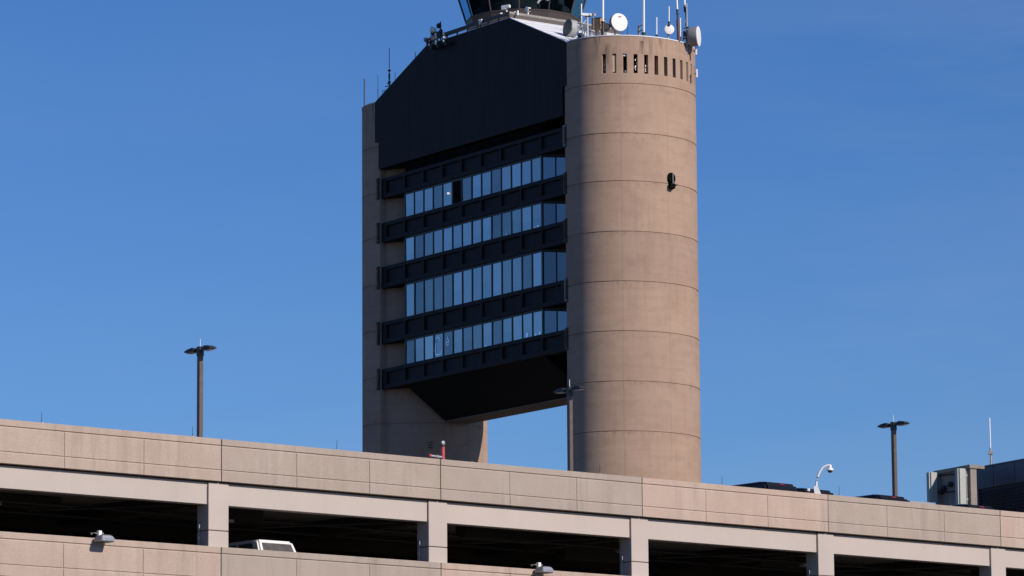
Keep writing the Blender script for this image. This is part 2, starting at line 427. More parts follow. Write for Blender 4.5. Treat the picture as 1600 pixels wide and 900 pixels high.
# things seen through the slits: a boarded one and pale equipment
def slit_fill(i, z0, z1, f0, f1, mat, name, ins, label=None):
    t = SLITS[i]; a0 = t + 1.75 - 3.5 * f0; a1 = t + 1.75 - 3.5 * f1
    m = MB(); q = [PR(a0, 1, z0, ins), PR(a1, 1, z0, ins), PR(a1, 1, z1, ins), PR(a0, 1, z1, ins)]
    q2 = [PR(a0, 1, z0, ins + .06), PR(a1, 1, z0, ins + .06), PR(a1, 1, z1, ins + .06), PR(a0, 1, z1, ins + .06)]
    m.add(q + q2, [(0, 1, 2, 3), (7, 6, 5, 4), (0, 1, 5, 4), (1, 2, 6, 5), (2, 3, 7, 6), (3, 0, 4, 7)])
    m.build(name, mat, right_p, label)
slit_fill(1, SLZ0 + .10, SLZ1 - .12, .03, .97, M_TAN, 'plywood_board', .1, 'tan board closing the second slit')
slit_fill(2, SLZ1 - .16, SLZ1 - .02, .05, .97, M_WHITE, 'equipment', .12)
slit_fill(2, SLZ0 + .08, SLZ0 + .22, .5, .9, M_WHITE, 'equipment', .12)
for i, pieces in ((0, 9), (3, 9), (4, 3), (6, 5)):
    for k in range(pieces):
        z = SLZ0 + .1 + 1.2 * random.random(); f = .2 + .6 * random.random()
        if i in (4,): z = SLZ0 + .1 + .5 * random.random()
        if i == 6: f = .05 + .2 * random.random()
        slit_fill(i, z, z + .05 + .12 * random.random(), f, f + .12 + .12 * random.random(), random.choice((M_WHITE, M_WHITE, M_GALV)), 'equipment', .14)
def proj_x(p):
    q = p - EYE; return 800 + F_PX * q.dot(CR) / q.dot(FW)
def pylon_hit(px, py, sg, k=1.0):
    """point of the pylon wall seen at a pixel"""
    best = None
    for q in range(0, 3600):
        a = math.radians(q * .1); p = tworld(sg * (S + A * math.cos(a)), B * k * math.sin(a), 50)
        nr = TU * (sg * math.cos(a) / A) + TN * (math.sin(a) / (B * k)); e = p - EYE
        if nr.x * e.x + nr.y * e.y > 0: continue
        x = proj_x(p)
        if best is None or abs(x - px) < best[0]: best = (abs(x - px), a, p, nr)
    v = ray(px, py); p = best[2].copy(); p.z = EYE.z + v.z * (p.y / v.y)
    return p, best[1], best[3].normalized()
for k in range(3):
    p, a, nr = pylon_hit(672, 691 + 4.2 * k, -1, .886)
    q = p - TO; m = MB(); m.obox((q.dot(TU), -q.dot(TN), q.z), (-nr.dot(TN) * -1 if False else nr.dot(TN), nr.dot(TU), 0), (nr.dot(TU), -nr.dot(TN), 0), (0, 0, 1), .17, .03, .028)
    m.build('vent_louver', M_BLACK, left_p)

# office block core, belly, soffit
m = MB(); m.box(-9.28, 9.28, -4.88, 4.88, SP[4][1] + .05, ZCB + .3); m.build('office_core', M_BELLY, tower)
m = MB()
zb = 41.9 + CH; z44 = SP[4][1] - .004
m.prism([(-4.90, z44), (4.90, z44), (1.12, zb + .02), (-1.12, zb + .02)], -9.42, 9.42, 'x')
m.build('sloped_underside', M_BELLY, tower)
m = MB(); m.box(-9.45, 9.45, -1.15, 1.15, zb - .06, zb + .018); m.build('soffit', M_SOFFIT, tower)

# spandrels, floor slabs, window rows
ribs = [-12.0 + 2.6667 * i for i in range(10)]
for i, (zt, zb_) in enumerate(SP):
    m = MB(); w0, w1 = 4.93, 5.10
    e = 12.56
    m.box(-e, e, -w0, -w0 + .16, zb_, zt)                                     # backing
    m.box(-e, e, -w1, -w0 + .01, zt - .30, zt, .012)                          # top rail
    m.box(-e, e, -w1, -w0 + .01, zb_, zb_ + .34, .012)                        # bottom rail
    for r in ribs:
        m.box(r - .13, r + .13, -w1 + .015, -w0 + .01, zb_ + .34, zt - .30)
        m.box(r + .13, r + .17, -w0 - .05, -w0 + .01, zb_ + .34, zt - .30)
    m.box(-e, ribs[0] - .13, -w1 + .015, -w0 + .01, zb_ + .34, zt - .30); m.box(ribs[-1] + .13, e, -w1 + .015, -w0 + .01, zb_ + .34, zt - .30)
    m.build('spandrel', M_SPAN, tower)
    m = MB(); m.box(-e + .06, e - .06, -w0 + .161, w0 - .161, zb_ + .03, zt - .03); m.build('floor_slab', M_BELLY, tower)
    m = MB(); m.box(-e, e, w0 - .16, w1, zb_, zt); m.build('spandrel', M_SPAN, tower)
    for sg in (-1, 1):                                                        # steel ends on black blocks that stand in for dark slots
        b = MB(); x0 = sg * (NT + .02); x1 = sg * (NT + .34)
        tt = math.acos((NT + .2 - S) / A); wf = B * math.sin(tt)
        b.box(x0, x1, -wf - .05, -wf + .3, zb_ - .06, zt + .08); hb = b.build('slot_dark_block', M_BLACK, tower)
        b = MB()
        b.box(sg * (NT + .03), sg * (NT + .12), -wf - .17, -wf - .02, zb_ + .02, zt)
        b.box(sg * (NT + .12), sg * (NT + .30), -wf - .13, -wf - .02, zt - .14, zt)
        b.box(sg * (NT + .12), sg * (NT + .30), -wf - .13, -wf - .02, zb_ + .02, zb_ + .14)
        b.build('steel_bracket', M_PALESTEEL if i in (0, 3) and sg > 0 else M_RUST, hb)
        b = MB(); b.box(sg * (NT + .13), sg * (NT + .22), -wf - .09, -wf - .02, zb_ + .14, zt - .14); b.build('steel_plate', M_RUST, hb)

wx = [-9.333 + 1.3333 * i for i in range(15)]
for row in range(4):
    zt = SP[row][1]; zb_ = SP[row + 1][0]
    fr = MB()
    zh = zt - .19
    fr.box(-9.34, 9.34, -4.98, -4.9, zh, zt + .01); fr.box(-9.34, 9.34, -4.99, -4.9, zb_ - .01, zb_ + .05)
    for i, x in enumerate(wx):
        h = .10 if i in (0, 14) else .062
        fr.box(x - h, x + h, -5.0, -4.88, zb_, zh + .02)
    for sg in (-1, 1):                                                    # slanted corner panes running back to the pylon
        d = Vector((.82, .57)); nx = Vector((-.57 * -1, -.82)).normalized()
        for k in (0, 1, 2):
            f0, f1 = (.06, 1.12, 2.2)[k], (1.0, 2.1, 2.6)[k]
            c0 = Vector((9.40 + d.x * f0, -4.93 + d.y * f0)); c1 = Vector((9.40 + d.x * f1, -4.93 + d.y * f1))
            h0, h1 = zh - .03 - .09 * f0, zh - .03 - .09 * f1  # pane tops slope so the dark frame imitates the soffit's reflection
            p = MB(); vs = [(sg * c0.x, c0.y, zb_ + .05), (sg * c1.x, c1.y, zb_ + .05), (sg * c1.x, c1.y, h1), (sg * c0.x, c0.y, h0)]
            vs += [(q[0] - sg * .02, q[1] + .03, q[2]) for q in vs]
            p.add(vs, [(0, 1, 2, 3), (7, 6, 5, 4), (0, 4, 5, 1), (1, 5, 6, 2), (2, 6, 7, 3), (3, 7, 4, 0)])
            p.build('window', M_GLASSDARK, tower)
        e0 = Vector((9.36, -4.90)); e1 = e0 + d * 2.7
        fr.add([(sg * e0.x, e0.y, zb_), (sg * e1.x, e1.y, zb_), (sg * e1.x, e1.y, zt), (sg * e0.x, e0.y, zt),
                (sg * (e0.x - .1), e0.y + .14, zb_), (sg * (e1.x - .1), e1.y + .14, zb_), (sg * (e1.x - .1), e1.y + .14, zt), (sg * (e0.x - .1), e0.y + .14, zt)],
               [(0, 1, 2, 3), (7, 6, 5, 4), (0, 4, 5, 1), (1, 5, 6, 2), (2, 6, 7, 3), (3, 7, 4, 0)])
    frame = fr.build('window_frame', M_BLACK, tower)
    for i in range(14):
        x0, x1 = wx[i] + .062, wx[i + 1] - .062
        p = MB()
        if row == 0 and i == 5:
            p.box(x0 + .03, x1 - .03, -4.90, -4.885, zb_ + .05, zh)
            o = p.build('window', M_SOOT, tower, 'dark open window without reflection'); 
            f2 = MB(); f2.box(x0, x0 + .035, -5.01, -4.9, zb_ + .05, zh); f2.box(x1 - .035, x1, -5.01, -4.9, zb_ + .05, zh); f2.box(x0 + .035, x1 - .035, -5.01, -4.9, zh - .04, zh)
            f2.build('window_surround', M_BROWN, o); continue
        # each pane sits a hair out of true, as real glazing does
        a = random.uniform(-.006, .006); c = random.uniform(-.010, .010)
        vs = [(x0, -4.955 + a, zb_ + .05), (x1, -4.955 - a, zb_ + .05), (x1, -4.955 - a + c, zh), (x0, -4.955 + a + c, zh)]
        vs += [(q[0], q[1] + .03, q[2]) for q in vs]
        p.add(vs, [(0, 1, 2, 3), (7, 6, 5, 4), (0, 4, 5, 1), (1, 5, 6, 2), (2, 6, 7, 3), (3, 7, 4, 0)])
        o = p.build('window', M_GLASS, tower)
# white shapes on two panes of the lowest row, brightened by mirrored sky
zt, zb_ = SP[3][1], SP[4][0]
m = MB()
x0 = wx[3] + .25; x1 = wx[4] - .25
pts = [(x0, zb_ + .35), (x0 - .02, zb_ + .7), (x0 + .05, zb_ + 1.1), (x0 + .1, zb_ + 1.45), (x0 + .3, zb_ + 1.62), (x0 + .55, zb_ + 1.55), (x0 + .68, zb_ + 1.3)]
m.tube([(a, -4.99, b) for a, b in pts], .035, 6)
m.v = [(x, -4.992 + (y + 4.99) * .12, z) for x, y, z in m.v]; m.build('window_sticker', M_SKYMIRROR, tower); m = MB(); m.tube([(x0, -4.99, zb_ + .3), (x0 + .35, -4.99, zb_ + .2), (x0 + .8, -4.99, zb_ + .26), (x0 + .9, -4.99, zb_ + .55)], .035, 6)
m.v = [(x, -4.992 + (y + 4.99) * .12, z) for x, y, z in m.v]; m.build('window_sticker', M_SKYMIRROR, tower); m = MB(); xc = wx[4] + .62
m.tube([(xc + .17 * math.cos(k * PI / 8), -4.99, zb_ + 1.05 + .26 * math.sin(k * PI / 8)) for k in range(17)], .028, 6)
m.tube([(xc, -4.99, zb_ + 1.31), (xc, -4.99, zb_ + 1.55)], .02, 6)
m.tube([(xc - .1, -4.99, zb_ + 1.0), (xc + .1, -4.99, zb_ + 1.1)], .03, 6)
m.v = [(x, -4.992 + (y + 4.99) * .12, z) for x, y, z in m.v]; m.build('window_sticker', M_SKYMIRROR, tower)
# small white things on the sills, mirror finish lends their brightness
m = MB()
for r_, i_, f_, hh in ((3, 12, .45, .32), (3, 13, .3, .12), (3, 13, .7, .22), (3, 8, .35, .08), (1, 13, .6, .14), (1, 13, .3, .06), (1, 10, .5, .06)):
    z_ = SP[r_ + 1][0] + .05; x_ = wx[i_] + 1.33 * f_
    m.box(x_ - .09, x_ + .09, -4.985, -4.97, z_ + .02, z_ + .02 + hh)
m.build('sill_clutter', M_SKYMIRROR, tower)
m = MB(); xl = wx[4] + .82; m.lathe([(.02, -.09), (.075, -.06), (.095, 0), (.07, .06), (.02, .085)], (xl, -5.02, SP[0][1] - 1.02), (0, 0, 1), 14)
m.build('globe_lamp', M_LAMPLIT, tower)

# dark louvers between the cladding and the top spandrel
m = MB()
for k in range(6): m.box(-9.3, 9.3, -5.0 + .02 * k, -4.86, SP[0][0] + .02 + k * .13, SP[0][0] + .09 + k * .13)
m.build('louver', M_SOOT, tower)

# ribbed cladding, roof
ZS = 64.55 + CH; S1, S2 = 13.12, 5.66
WC = 5.33
poly = [(-12.60, ZCB), (12.60, ZCB), (12.60, ZS), (S1, ZS), (S1, ZR + .03), (S2, ZT), (-S2, ZT), (-S1, ZR + .03), (-S1, ZS), (-12.60, ZS)]
m = MB(); m.prism(poly, -WC, WC); m.build('ribbed_cladding', M_CLAD, tower)
for sg in (-1, 1):
    m = MB(); d = Vector((ZT - ZR - .03, S1 - S2)).normalized() * .05
    m.prism([(sg * (S1 + .02), ZR + .03), (sg * S2, ZT + .002), (sg * (S2 + d.x), ZT + d.y), (sg * (S1 + .02 + d.x), ZR + .03 + d.y)], -WC + .05, WC - .05)
    for k in range(1, 7):                                                    # welded seams of the membrane
        f = k / 7; xs = S1 + (S2 - S1) * f; zs_ = ZR + .03 + (ZT - ZR - .03) * f
        m.tube([(sg * (xs + d.x), -WC + .1, zs_ + d.y), (sg * (xs + d.x), WC - .1, zs_ + d.y)], .03, 6)
    m.build('sloped_roof', M_ROOF, tower)
m = MB(); m.box(-S2 + .02, S2 - .02, -WC + .03, WC - .03, ZT + .003, ZT + .05); m.build('flat_roof', M_ROOF, tower)
m = MB()
for sg in (-1, 1): m.box(sg * (S2 - .14), sg * (S2 + .035), -WC + .1, WC + .03, ZT - .22, ZT + .30)
m.build('edge_upstand', M_BROWN, tower)
m = MB(); zr_ = ZT + .40
c4 = [(-S2, -WC, zr_), (S2, -WC, zr_), (S2, WC, zr_), (-S2, WC, zr_)]
m.tube([c4[1], c4[2]], .135, 12); m.tube([c4[2], c4[3]], .135, 12); m.tube([c4[3], c4[0]], .135, 12)
for k in range(1, 4): m.tube([(S2, -WC + k * 2.7, zr_), (S2, -WC + k * 2.7 + .1, zr_)], .155, 12)
m.build('parapet_rail', M_PIPE, tower)
m = MB(); m.box(-S2 - .1, S2, -WC - .06, -WC + .14, zr_ - .16, zr_ + .12)
for k in range(9):
    x = -S2 + 2 * S2 * k / 8; m.box(x - .05, x + .05, -WC, -WC + .1, ZT, zr_)
m.build('edge_beam', M_DARK, tower)

# control cab: twelve-sided, leaning outwards
ZC = 72.62 + CH
cabn = 12; rot = math.radians(-93.6) - TH
def cabp(k, z, dr=0.):
    r = (4.52 + .31 * (z - ZC) + dr); a = rot + 2 * PI * k / cabn
    return (r * math.cos(a), r * math.sin(a), z)
def cabring(z0, z1, dr0, dr1, mat, name, par):
    m = MB(); a = [cabp(k, z0, dr0) for k in range(cabn)]; b = [cabp(k, z1, dr0) for k in range(cabn)]
    c = [cabp(k, z1, dr1) for k in range(cabn)]; d = [cabp(k, z0, dr1) for k in range(cabn)]
    vs = a + b + c + d; fs = []
    for q in range(4):
        w_ = (q + 1) % 4
        for k in range(cabn): fs.append((q * cabn + k, q * cabn + (k + 1) % cabn, w_ * cabn + (k + 1) % cabn, w_ * cabn + k))
    m.add(vs, fs); return m.build(name, mat, par)
sill = cabring(ZT + .05, ZC, 0, -.25, M_BROWN, 'cab_sill_wall', tower)
cabring(ZC - .05, ZC + .06, .03, -.3, M_BROWN, 'cab_sill', tower)
ZCT = ZC + 3.3
cabring(ZCT, ZCT + .9, .1, -.6, M_BROWN, 'cab_roof_fascia', tower)
m = MB(); m.add([cabp(k, ZCT + .9, .1) for k in range(cabn)], [list(range(cabn))]); m.build('cab_roof', M_ROOF, tower)
m = MB(); m.add([cabp(k, ZCT + .02, -.02) for k in range(cabn)], [list(range(cabn))]); m.build('cab_ceiling', M_BLACK, tower)
m = MB(); m.add([cabp(k, ZC - .3, -.3) for k in range(cabn)], [list(range(cabn))]); m.build('cab_floor', M_DARK, tower)
m = MB(); m.lathe([(3.75, ZC - .28), (3.75, ZC + .9), (3.3, ZC + 1.0), (3.3, ZCT)], (0, 0, 0), (0, 0, 1), 24); m.build('dark_core_drum', M_CABCORE, tower)  # added dark drum, blocks the sky seen through the cab glass
for k in range(cabn):
    m = MB(); e = .035
    a, b = Vector(cabp(k, ZC + .06, -.06)), Vector(cabp(k + 1, ZC + .06, -.06)); c, d = Vector(cabp(k + 1, ZCT, -.06)), Vector(cabp(k, ZCT, -.06))
    m.add([a.lerp(b, e), b.lerp(a, e), c.lerp(d, e), d.lerp(c, e)], [(0, 1, 2, 3)]); m.build('cab_window', M_CABGLASS, tower)
    m = MB(); m.tube([cabp(k, ZC + .05, -.03), cabp(k, ZCT, -.03)], .052, 6); m.build('cab_mullion', M_BROWN, tower)
# pale curved tube set just in front of a cab window
m = MB(); base = Vector(cabp(.80, ZC + .34, .10)); cc = Vector((base.x, base.y, 0))
tx = (Vector(cabp(1, ZC, 0)) - Vector(cabp(0, ZC, 0))).normalized()
m.tube([base + tx * (-.50 * math.cos(q)) + Vector((0, 0, .52 * math.sin(q))) for q in [PI * .05 + PI * .70 * i / 12 for i in range(13)]], .10, 8)
m.build('curved_tube', M_DRUM, tower)

# ================================================================== EQUIPMENT ON THE TOWER
GR_WHIP = 'whip antennas on the tower roofs'
def tslice(px, py, w): return hit(px, py, tworld(0, w, 0), TN)
def rim_w(px, back=.9):
    p, a, nr = pylon_hit(px, 60, 1)
    return (p + Vector((0, back, 0)) - TO).dot(TN)
def whip(px, ytop, ybot, w, r, mat, label, base=.0, basemat=None, cat='antenna', r2=None, name='whip_antenna', topx=None, extra=0.):
    if w == 'rim':
        w = rim_w(px); b = tslice(px, ybot, w); t = tslice(topx if topx else px, ytop, w); b.z = min(b.z, ZR)
    else:
        b = tslice(px, ybot, w); t = tslice(topx if topx else px, ytop, w)
    root = empty(name, b, 0, label, cat)
    h = t.z - b.z + extra; dx = (t - b); dx.z = 0
    top = Vector((dx.x, dx.y, h))
    k = base / h if h else 0
    m = MB()
    if base:
        q = top * k
        m.tube([(0, 0, -.1), q], r * 1.5, 8); m.lathe([(r * 2.2, -.12), (r * 2.2, -.02)], (0, 0, 0), (0, 0, 1), 10); m.lathe([(r * 2.0, 0), (r * 2.0, .09)], q, (0, 0, 1), 10)
        m.build('antenna_base', basemat or M_DARK, root)
        m = MB(); m.tube([q, top], r, 8, r2); m.build('antenna_rod', mat, root)
    else:
        m.tube([(0, 0, -.1), top], r, 8, r2); m.build('antenna_rod', mat, root)
        m = MB(); m.lathe([(r * 2.3, -.14), (r * 2.3, -.02)], (0, 0, 0), (0, 0, 1), 10); m.build('antenna_base', M_DARK, root)
    return root
# left pylon and left slope
whip(569.3, 123, 170, -1.0, .05, M_DARK, 'thick dark pole antenna at the far left edge of the left pylon roof', .15)
whip(590.5, 116, 158, 1.5, .022, M_DARK, 'thin dark whip antenna beside the foot of the left roof slope', .9, M_DARK)
whip(617.4, 112, 128, 3.5, .018, M_DARK, 'very thin short whip standing just right of the branching mast on the left slope')
whip(649, 81, 92, 4.6, .05, M_WHITE, 'short stubby white antenna halfway up the left roof slope')
r = whip(608.3, 75, 141, 4.0, .028, M_DARK, 'dark mast with whip top and small cross arms on the left roof slope', 1.35, M_DARK, 'mast', name='antenna_mast')
m = MB()
m.tube([(-.35, 0, .30), (.3, 0, .42)], .04, 8); m.tube([(-.15, -.2, .5), (.2, .2, .45)], .035, 8); m.lathe([(.1, .55), (.13, .6), (.13, .72), (.08, .78)], (0, 0, 0), (0, 0, 1), 10)
m.lathe([(.1, 1.55), (.14, 1.6), (.14, 1.66), (.07, 1.7)], (0, 0, 0), (0, 0, 1), 10); m.lathe([(.06, .85), (.08, 1.0), (.08, 1.3), (.05, 1.4)], (0, 0, 0), (0, 0, 1), 10)
m.lathe([(.08, .02), (.08, .18)], (.18, 0, .12), (0, 0, 1), 10)
m.build('cross_arm', M_DARK, r)
b = tslice(601.5, 148, 4.2); r = empty('small_antenna_box', b, 0, 'small grey open frame antenna low on the left roof slope', 'antenna')
m = MB(); m.tube([(0, 0, -.3), (0, 0, .45)], .025, 8); m.build('post', M_DARK, r)
m = MB(); m.box(-.22, -.18, -.04, .04, 0, .34); m.box(.14, .18, -.04, .04, .02, .34); m.box(-.18, .14, -.04, .04, .30, .34); m.build('bracket', M_GREY, r)
# camera group on the left corner of the flat roof
def clamp_post(px, y0, y1, label):
    b = tslice(px, y1, WC + .42); t = tslice(px, y0, WC + .42); h = t.z - b.z
    r = empty('clamp_post', b, TH, label, 'post', 'pale clamp posts on the roof corner')
    m = MB(); m.box(-.06, .06, -.05, .05, 0, h, .01); m.build('post', M_RADOME, r)
    m = MB(); m.box(-.16, .16, -.07, .12, h * .3, h * .3 + .1); m.box(-.14, .14, -.07, .12, h * .72, h * .72 + .09); m.build('clamp', M_DARK, r)
    m = MB(); m.box(.12, .34, -.02, .40, -.28, .02); m.build('drop_box', M_DARK, r)
    return r, h
r1, h1 = clamp_post(670.6, 59, 72, 'leftmost pale clamp post at the roof corner, under the small round camera')
r2, h2 = clamp_post(680.8, 44, 70, 'middle and tallest pale clamp post at the roof corner, beside the white dome camera')
r3, h3 = clamp_post(693, 52, 66, 'right pale clamp post at the roof corner, nearest the rail beam')
p = tslice(665.3, 62, WC + .5); r = empty('round_camera', p, TH, 'small grey round camera pointing left off the roof corner', 'camera')
m = MB(); m.lathe([(.07, -.14), (.16, -.1), (.17, .08), (.12, .14)], (0, 0, 0), (-.8, -.6, 0), 14); m.build('housing', M_GREY, r)
m = MB(); m.tube([(.1, 0, -.02), (.3, 0, -.1), (.42, 0, -.3)], .03, 8); m.tube([(.1, 0, -.2), (.3, 0, -.3)], .03, 8); m.build('arm', M_DARK, r)
p = tslice(676, 47.5, WC + .5); r = empty('dome_camera', p, TH, 'white ball shaped dome camera on the left corner of the flat tower roof', 'camera')
m = MB(); m.lathe([(.04, .30), (.14, .24), (.21, .12), (.24, 0), (.2, -.13), (.1, -.22), (.03, -.24)], (0, 0, 0), (0, 0, 1), 16); m.build('housing', M_WHITE, r)
m = MB(); m.lathe([(.05, -.35), (.17, -.3), (.17, -.22), (.1, -.2)], (-.05, .02, 0), (0, 0, 1), 14); m.tube([(-.22, 0, .35), (-.2, 0, -.25)], .035, 8); m.build('mount', M_DARK, r)
p = tslice(676.3, 59, WC + .5); r = empty('junction_box', p, TH, 'small salmon coloured junction box under the white dome camera', 'box')
m = MB(); m.box(-.19, .19, -.08, .1, -.2, .16, .02); m.build('box_body', plain('salmon_paint', (.55, .30, .2), .6), r)
m = MB(); m.box(-.22, .22, -.1, .12, .16, .2); m.build('lid', M_DARK, r)
p = tslice(688.4, 62, WC - .2); r = empty('floodlight_pole', p, TH, 'black pole with two dark floodlights on the left corner of the tower roof', 'floodlight')
m = MB(); m.tube([(0, 0, -.4), (0, 0, 1.45)], .055, 8); m.build('pole', M_DARK, r)
m = MB(); m.obox((-.16, -.05, 1.15), (1, 0, .3), (0, 1, 0), (-.3, 0, 1), .17, .15, .16, .03); m.build('floodlight', M_DARK, r)
m = MB(); m.obox((.0, -.1, .52), (1, 0, .45), (0, 1, 0), (-.45, 0, 1), .36, .1, .17, .03); m.build('floodlight', M_DARK, r)
m = MB(); m.box(-.3, .4, -.12, .12, -.5, -.1); m.build('base_box', M_BLACK, r)
# stubs and cameras along the flat roof edge
def twin_stub(px, py, label):
    p = tslice(px, py, WC + .05); r = empty('twin_light', p, TH, label, 'light', 'pale twin spotlights on the roof edge')
    m = MB(); m.tube([(-.05, 0, -.08), (-.12, 0, .26)], .09, 8); m.build('lamp_head', M_RADOME, r)
    m = MB(); m.tube([(.07, 0, -.05), (.16, 0, .30)], .085, 8); m.build('lamp_head', M_RADOME, r)
    m = MB(); m.tube([(0, 0, -.36), (.0, 0, 0)], .035, 8); m.build('stem', M_DARK, r)
twin_stub(750.5, 36, 'pale twin spotlight on the dark rail beam left of the roof peak')
p = tslice(806.5, 22, WC - .6); r = empty('twin_light', p, TH, 'pale twin spotlight on the grey rail just right of the roof corner', 'light', 'pale twin spotlights on the roof edge')
for dx in (-.2, .2):
    m = MB(); m.tube([(dx, 0, -.12), (dx, 0, .24)], .08, 8); m.build('lamp_head', M_RADOME, r)
m = MB(); m.tube([(-.25, 0, -.12), (.25, 0, -.12)], .04, 8); m.build('stem', M_GREY, r)
p = tslice(791.5, 20, WC - .1); r = empty('bullet_camera', p, 0, 'large white bullet camera on a stem at the corner of the flat roof', 'camera')
m = MB(); m.tube([(0, 0, -.1), (0, 0, .34)], .07, 10); m.box(-.5, -.3, -.06, .06, -.1, .0); m.build('stem', M_WHITE, r)
m = MB(); m.obox((-.05, -.05, .46), (1, -.5, .05), (.5, 1, 0), (-.05, 0, 1), .36, .12, .12, .03); m.obox((-.2, 0, .3), (1, -.5, .05), (.5, 1, 0), (-.05, 0, 1), .2, .1, .06, .02); m.build('housing', M_WHITE, r)
m = MB(); m.obox((.24, -.2, .47), (1, -.5, .05), (.5, 1, 0), (-.05, 0, 1), .025, .075, .075, .01); m.build('lens', M_BLACK, r)
p = tslice(825, 24, WC - 2.2); r = empty('bullet_camera', p, 0, 'upright white camera on a stem halfway along the grey rail', 'camera')
m = MB(); m.tube([(0, 0, -.1), (0, 0, .3)], .075, 10); m.lathe([(.16, -.06), (.16, 0)], (0, 0, -.05), (0, 0, 1), 12); m.build('stem', M_WHITE, r)
m = MB(); m.obox((.0, -.02, .47), (.6, -.8, -.3), (.8, .6, 0), (.2, -.2, 1), .2, .13, .17, .03); m.build('housing', M_WHITE, r)
m = MB(); m.obox((.13, -.19, .41), (.6, -.8, -.3), (.8, .6, 0), (.2, -.2, 1), .03, .08, .08, .01); m.build('lens', M_BLACK, r)

# right pylon roof: dishes
def dish(name, px, py, w, rad, depth, ax, face_mat, side_mat, label, rim=None, post=1.0, logo=False):
    """drum dish whose radome faces along ax"""
    c = tslice(px, py, w); ax = Vector(ax).normalized()
    base_z = min(c.z - rad * .9, ZR + .05) if post is None else c.z - post
    r = empty(name, Vector((c.x, c.y, base_z)) - ax * depth * .8, 0, label, 'dish antenna')
    o = c - Vector(r.location)
    m = MB(); m.lathe([(rad * .45, -depth), (rad * .9, -depth * .86), (rad, -depth * .7), (rad, 0)], o, ax, 36); m.build('drum', side_mat, r)
    m = MB(); m.lathe([(rad * 1.035, -.07), (rad * 1.035, .0), (rad * .96, .012)], o, ax, 36); m.build('rim', rim or face_mat, r)
    m = MB(); m.lathe([(rad * .955, .014), (rad * .8, .025), (rad * .4, .04), (.01, .045)], o, ax, 36); f = m.build('radome', face_mat, r)
    if logo:
        up = Vector((0, 0, 1)); sx = up.cross(ax).normalized()
        m = MB()
        pc = o + ax * .045 + Vector((0, 0, rad * .62))
        m.obox(pc, sx + Vector((0, 0, .15)), ax, up, rad * .2, .045, rad * .028); m.obox(pc + sx * rad * .06 + Vector((0, 0, rad * .06)), sx + Vector((0, 0, .2)), ax, up, rad * .12, .045, rad * .022)
        m.build('red_marking', M_RED, f)
    m = MB(); bk = o - ax * (depth + .12)
    m.tube([(bk.x, bk.y, -.3), (bk.x, bk.y, bk.z + .25)], .07, 10); m.tube([bk, o - ax * depth * .9], .1, 10)
    for q in (-.6, .6):
        sx = Vector((0, 0, 1)).cross(ax).normalized()
        m.tube([o + sx * rad * q - ax * depth * .8 - Vector((0, 0, rad * .5)), (bk.x, bk.y, max(.1, bk.z - rad))], .03, 6)
    m.build('mount', M_GALV, r)
    return r
dish('drum_dish', 886.5, 43, 3.6, .66, .86, (-.86, -.5, .10), M_OLIVE, M_DRUM, 'grey drum dish with shaded greenish face turned left, by the white sloped roof', rim=M_PALESTEEL, post=1.4)
dish('drum_dish', 968, 34.5, rim_w(968, 1.6), .66, .62, (.45, -.89, .06), M_RADOME, M_DRUMDARK, 'big white drum dish with a small red mark, facing right on the pylon roof', post=1.3, logo=True)
dish('small_dish', 1046, 45.7, rim_w(1046, 1.0), .36, .3, (.2, -.97, .03), M_RADOME, M_DRUMDARK, 'small round white dish beneath a white whip on the right pylon roof', post=.75)
dish('drum_dish', 1092, 56.8, -3.2, .735, .85, (.96, -.26, .0), M_RADOME, M_DRUMDARK, 'grey drum dish with white face turned right over the right edge of the pylon', post=1.0)
# whips on the right pylon roof
whip(908.5, 6, 40, 1.5, .05, M_SKYWHIP, 'pale blue whip antenna behind the greenish drum dish at the cab corner', .45, M_GALV)
whip(927.5, 16, 54, 'rim', .03, M_PALESTEEL, 'thin pale pole antenna between the white T bar and the orange cabinet')
whip(942, -30, 55, 'rim', .085, M_SKYWHIP, 'tall thick white whip past the top of the picture, beside the orange cabinet', 1.15, M_DARK)
whip(1005.8, -40, 56, 'rim', .085, M_SKYWHIP, 'tall thick white whip past the top of the picture, clamped to a side post', .3, M_DARK)
whip(1026, 27, 57, 'rim', .05, M_SKYWHIP, 'shorter white whip antenna standing alone between the side post and the small dish', .22, M_DARK)
whip(1045.3, 10, 38, rim_w(1045.3, 1.0), .048, M_SKYWHIP, 'white whip antenna directly above the small round dish', .12, M_DARK, extra=0)
whip(1063, 28, 60, 'rim', .05, M_SKYWHIP, 'white whip antenna immediately right of the maroon mast', .35, M_MAST)
whip(980.5, 38, 56, 'rim', .022, M_DARK, 'thin short dark whip at the right side of the big white dish', .2)
whip(973, 50, 57, 'rim', .015, M_DARK, 'tiny dark whip below the big white dish')
# side post clamped to the tall whip
b = tslice(998.5, 57, rim_w(998.5, .8)); r = empty('side_post', b, TH, 'short tan post with two arms clamping the tall white whip', 'post')
m = MB(); m.tube([(0, 0, -.1), (0, 0, .86)], .075, 10); m.build('post', M_PALESTEEL, r)
m = MB(); m.box(-.16, .5, -.04, .04, .76, .81); m.box(-.16, .5, -.04, .04, .38, .43); m.build('clamp_arm', M_BROWN, r)
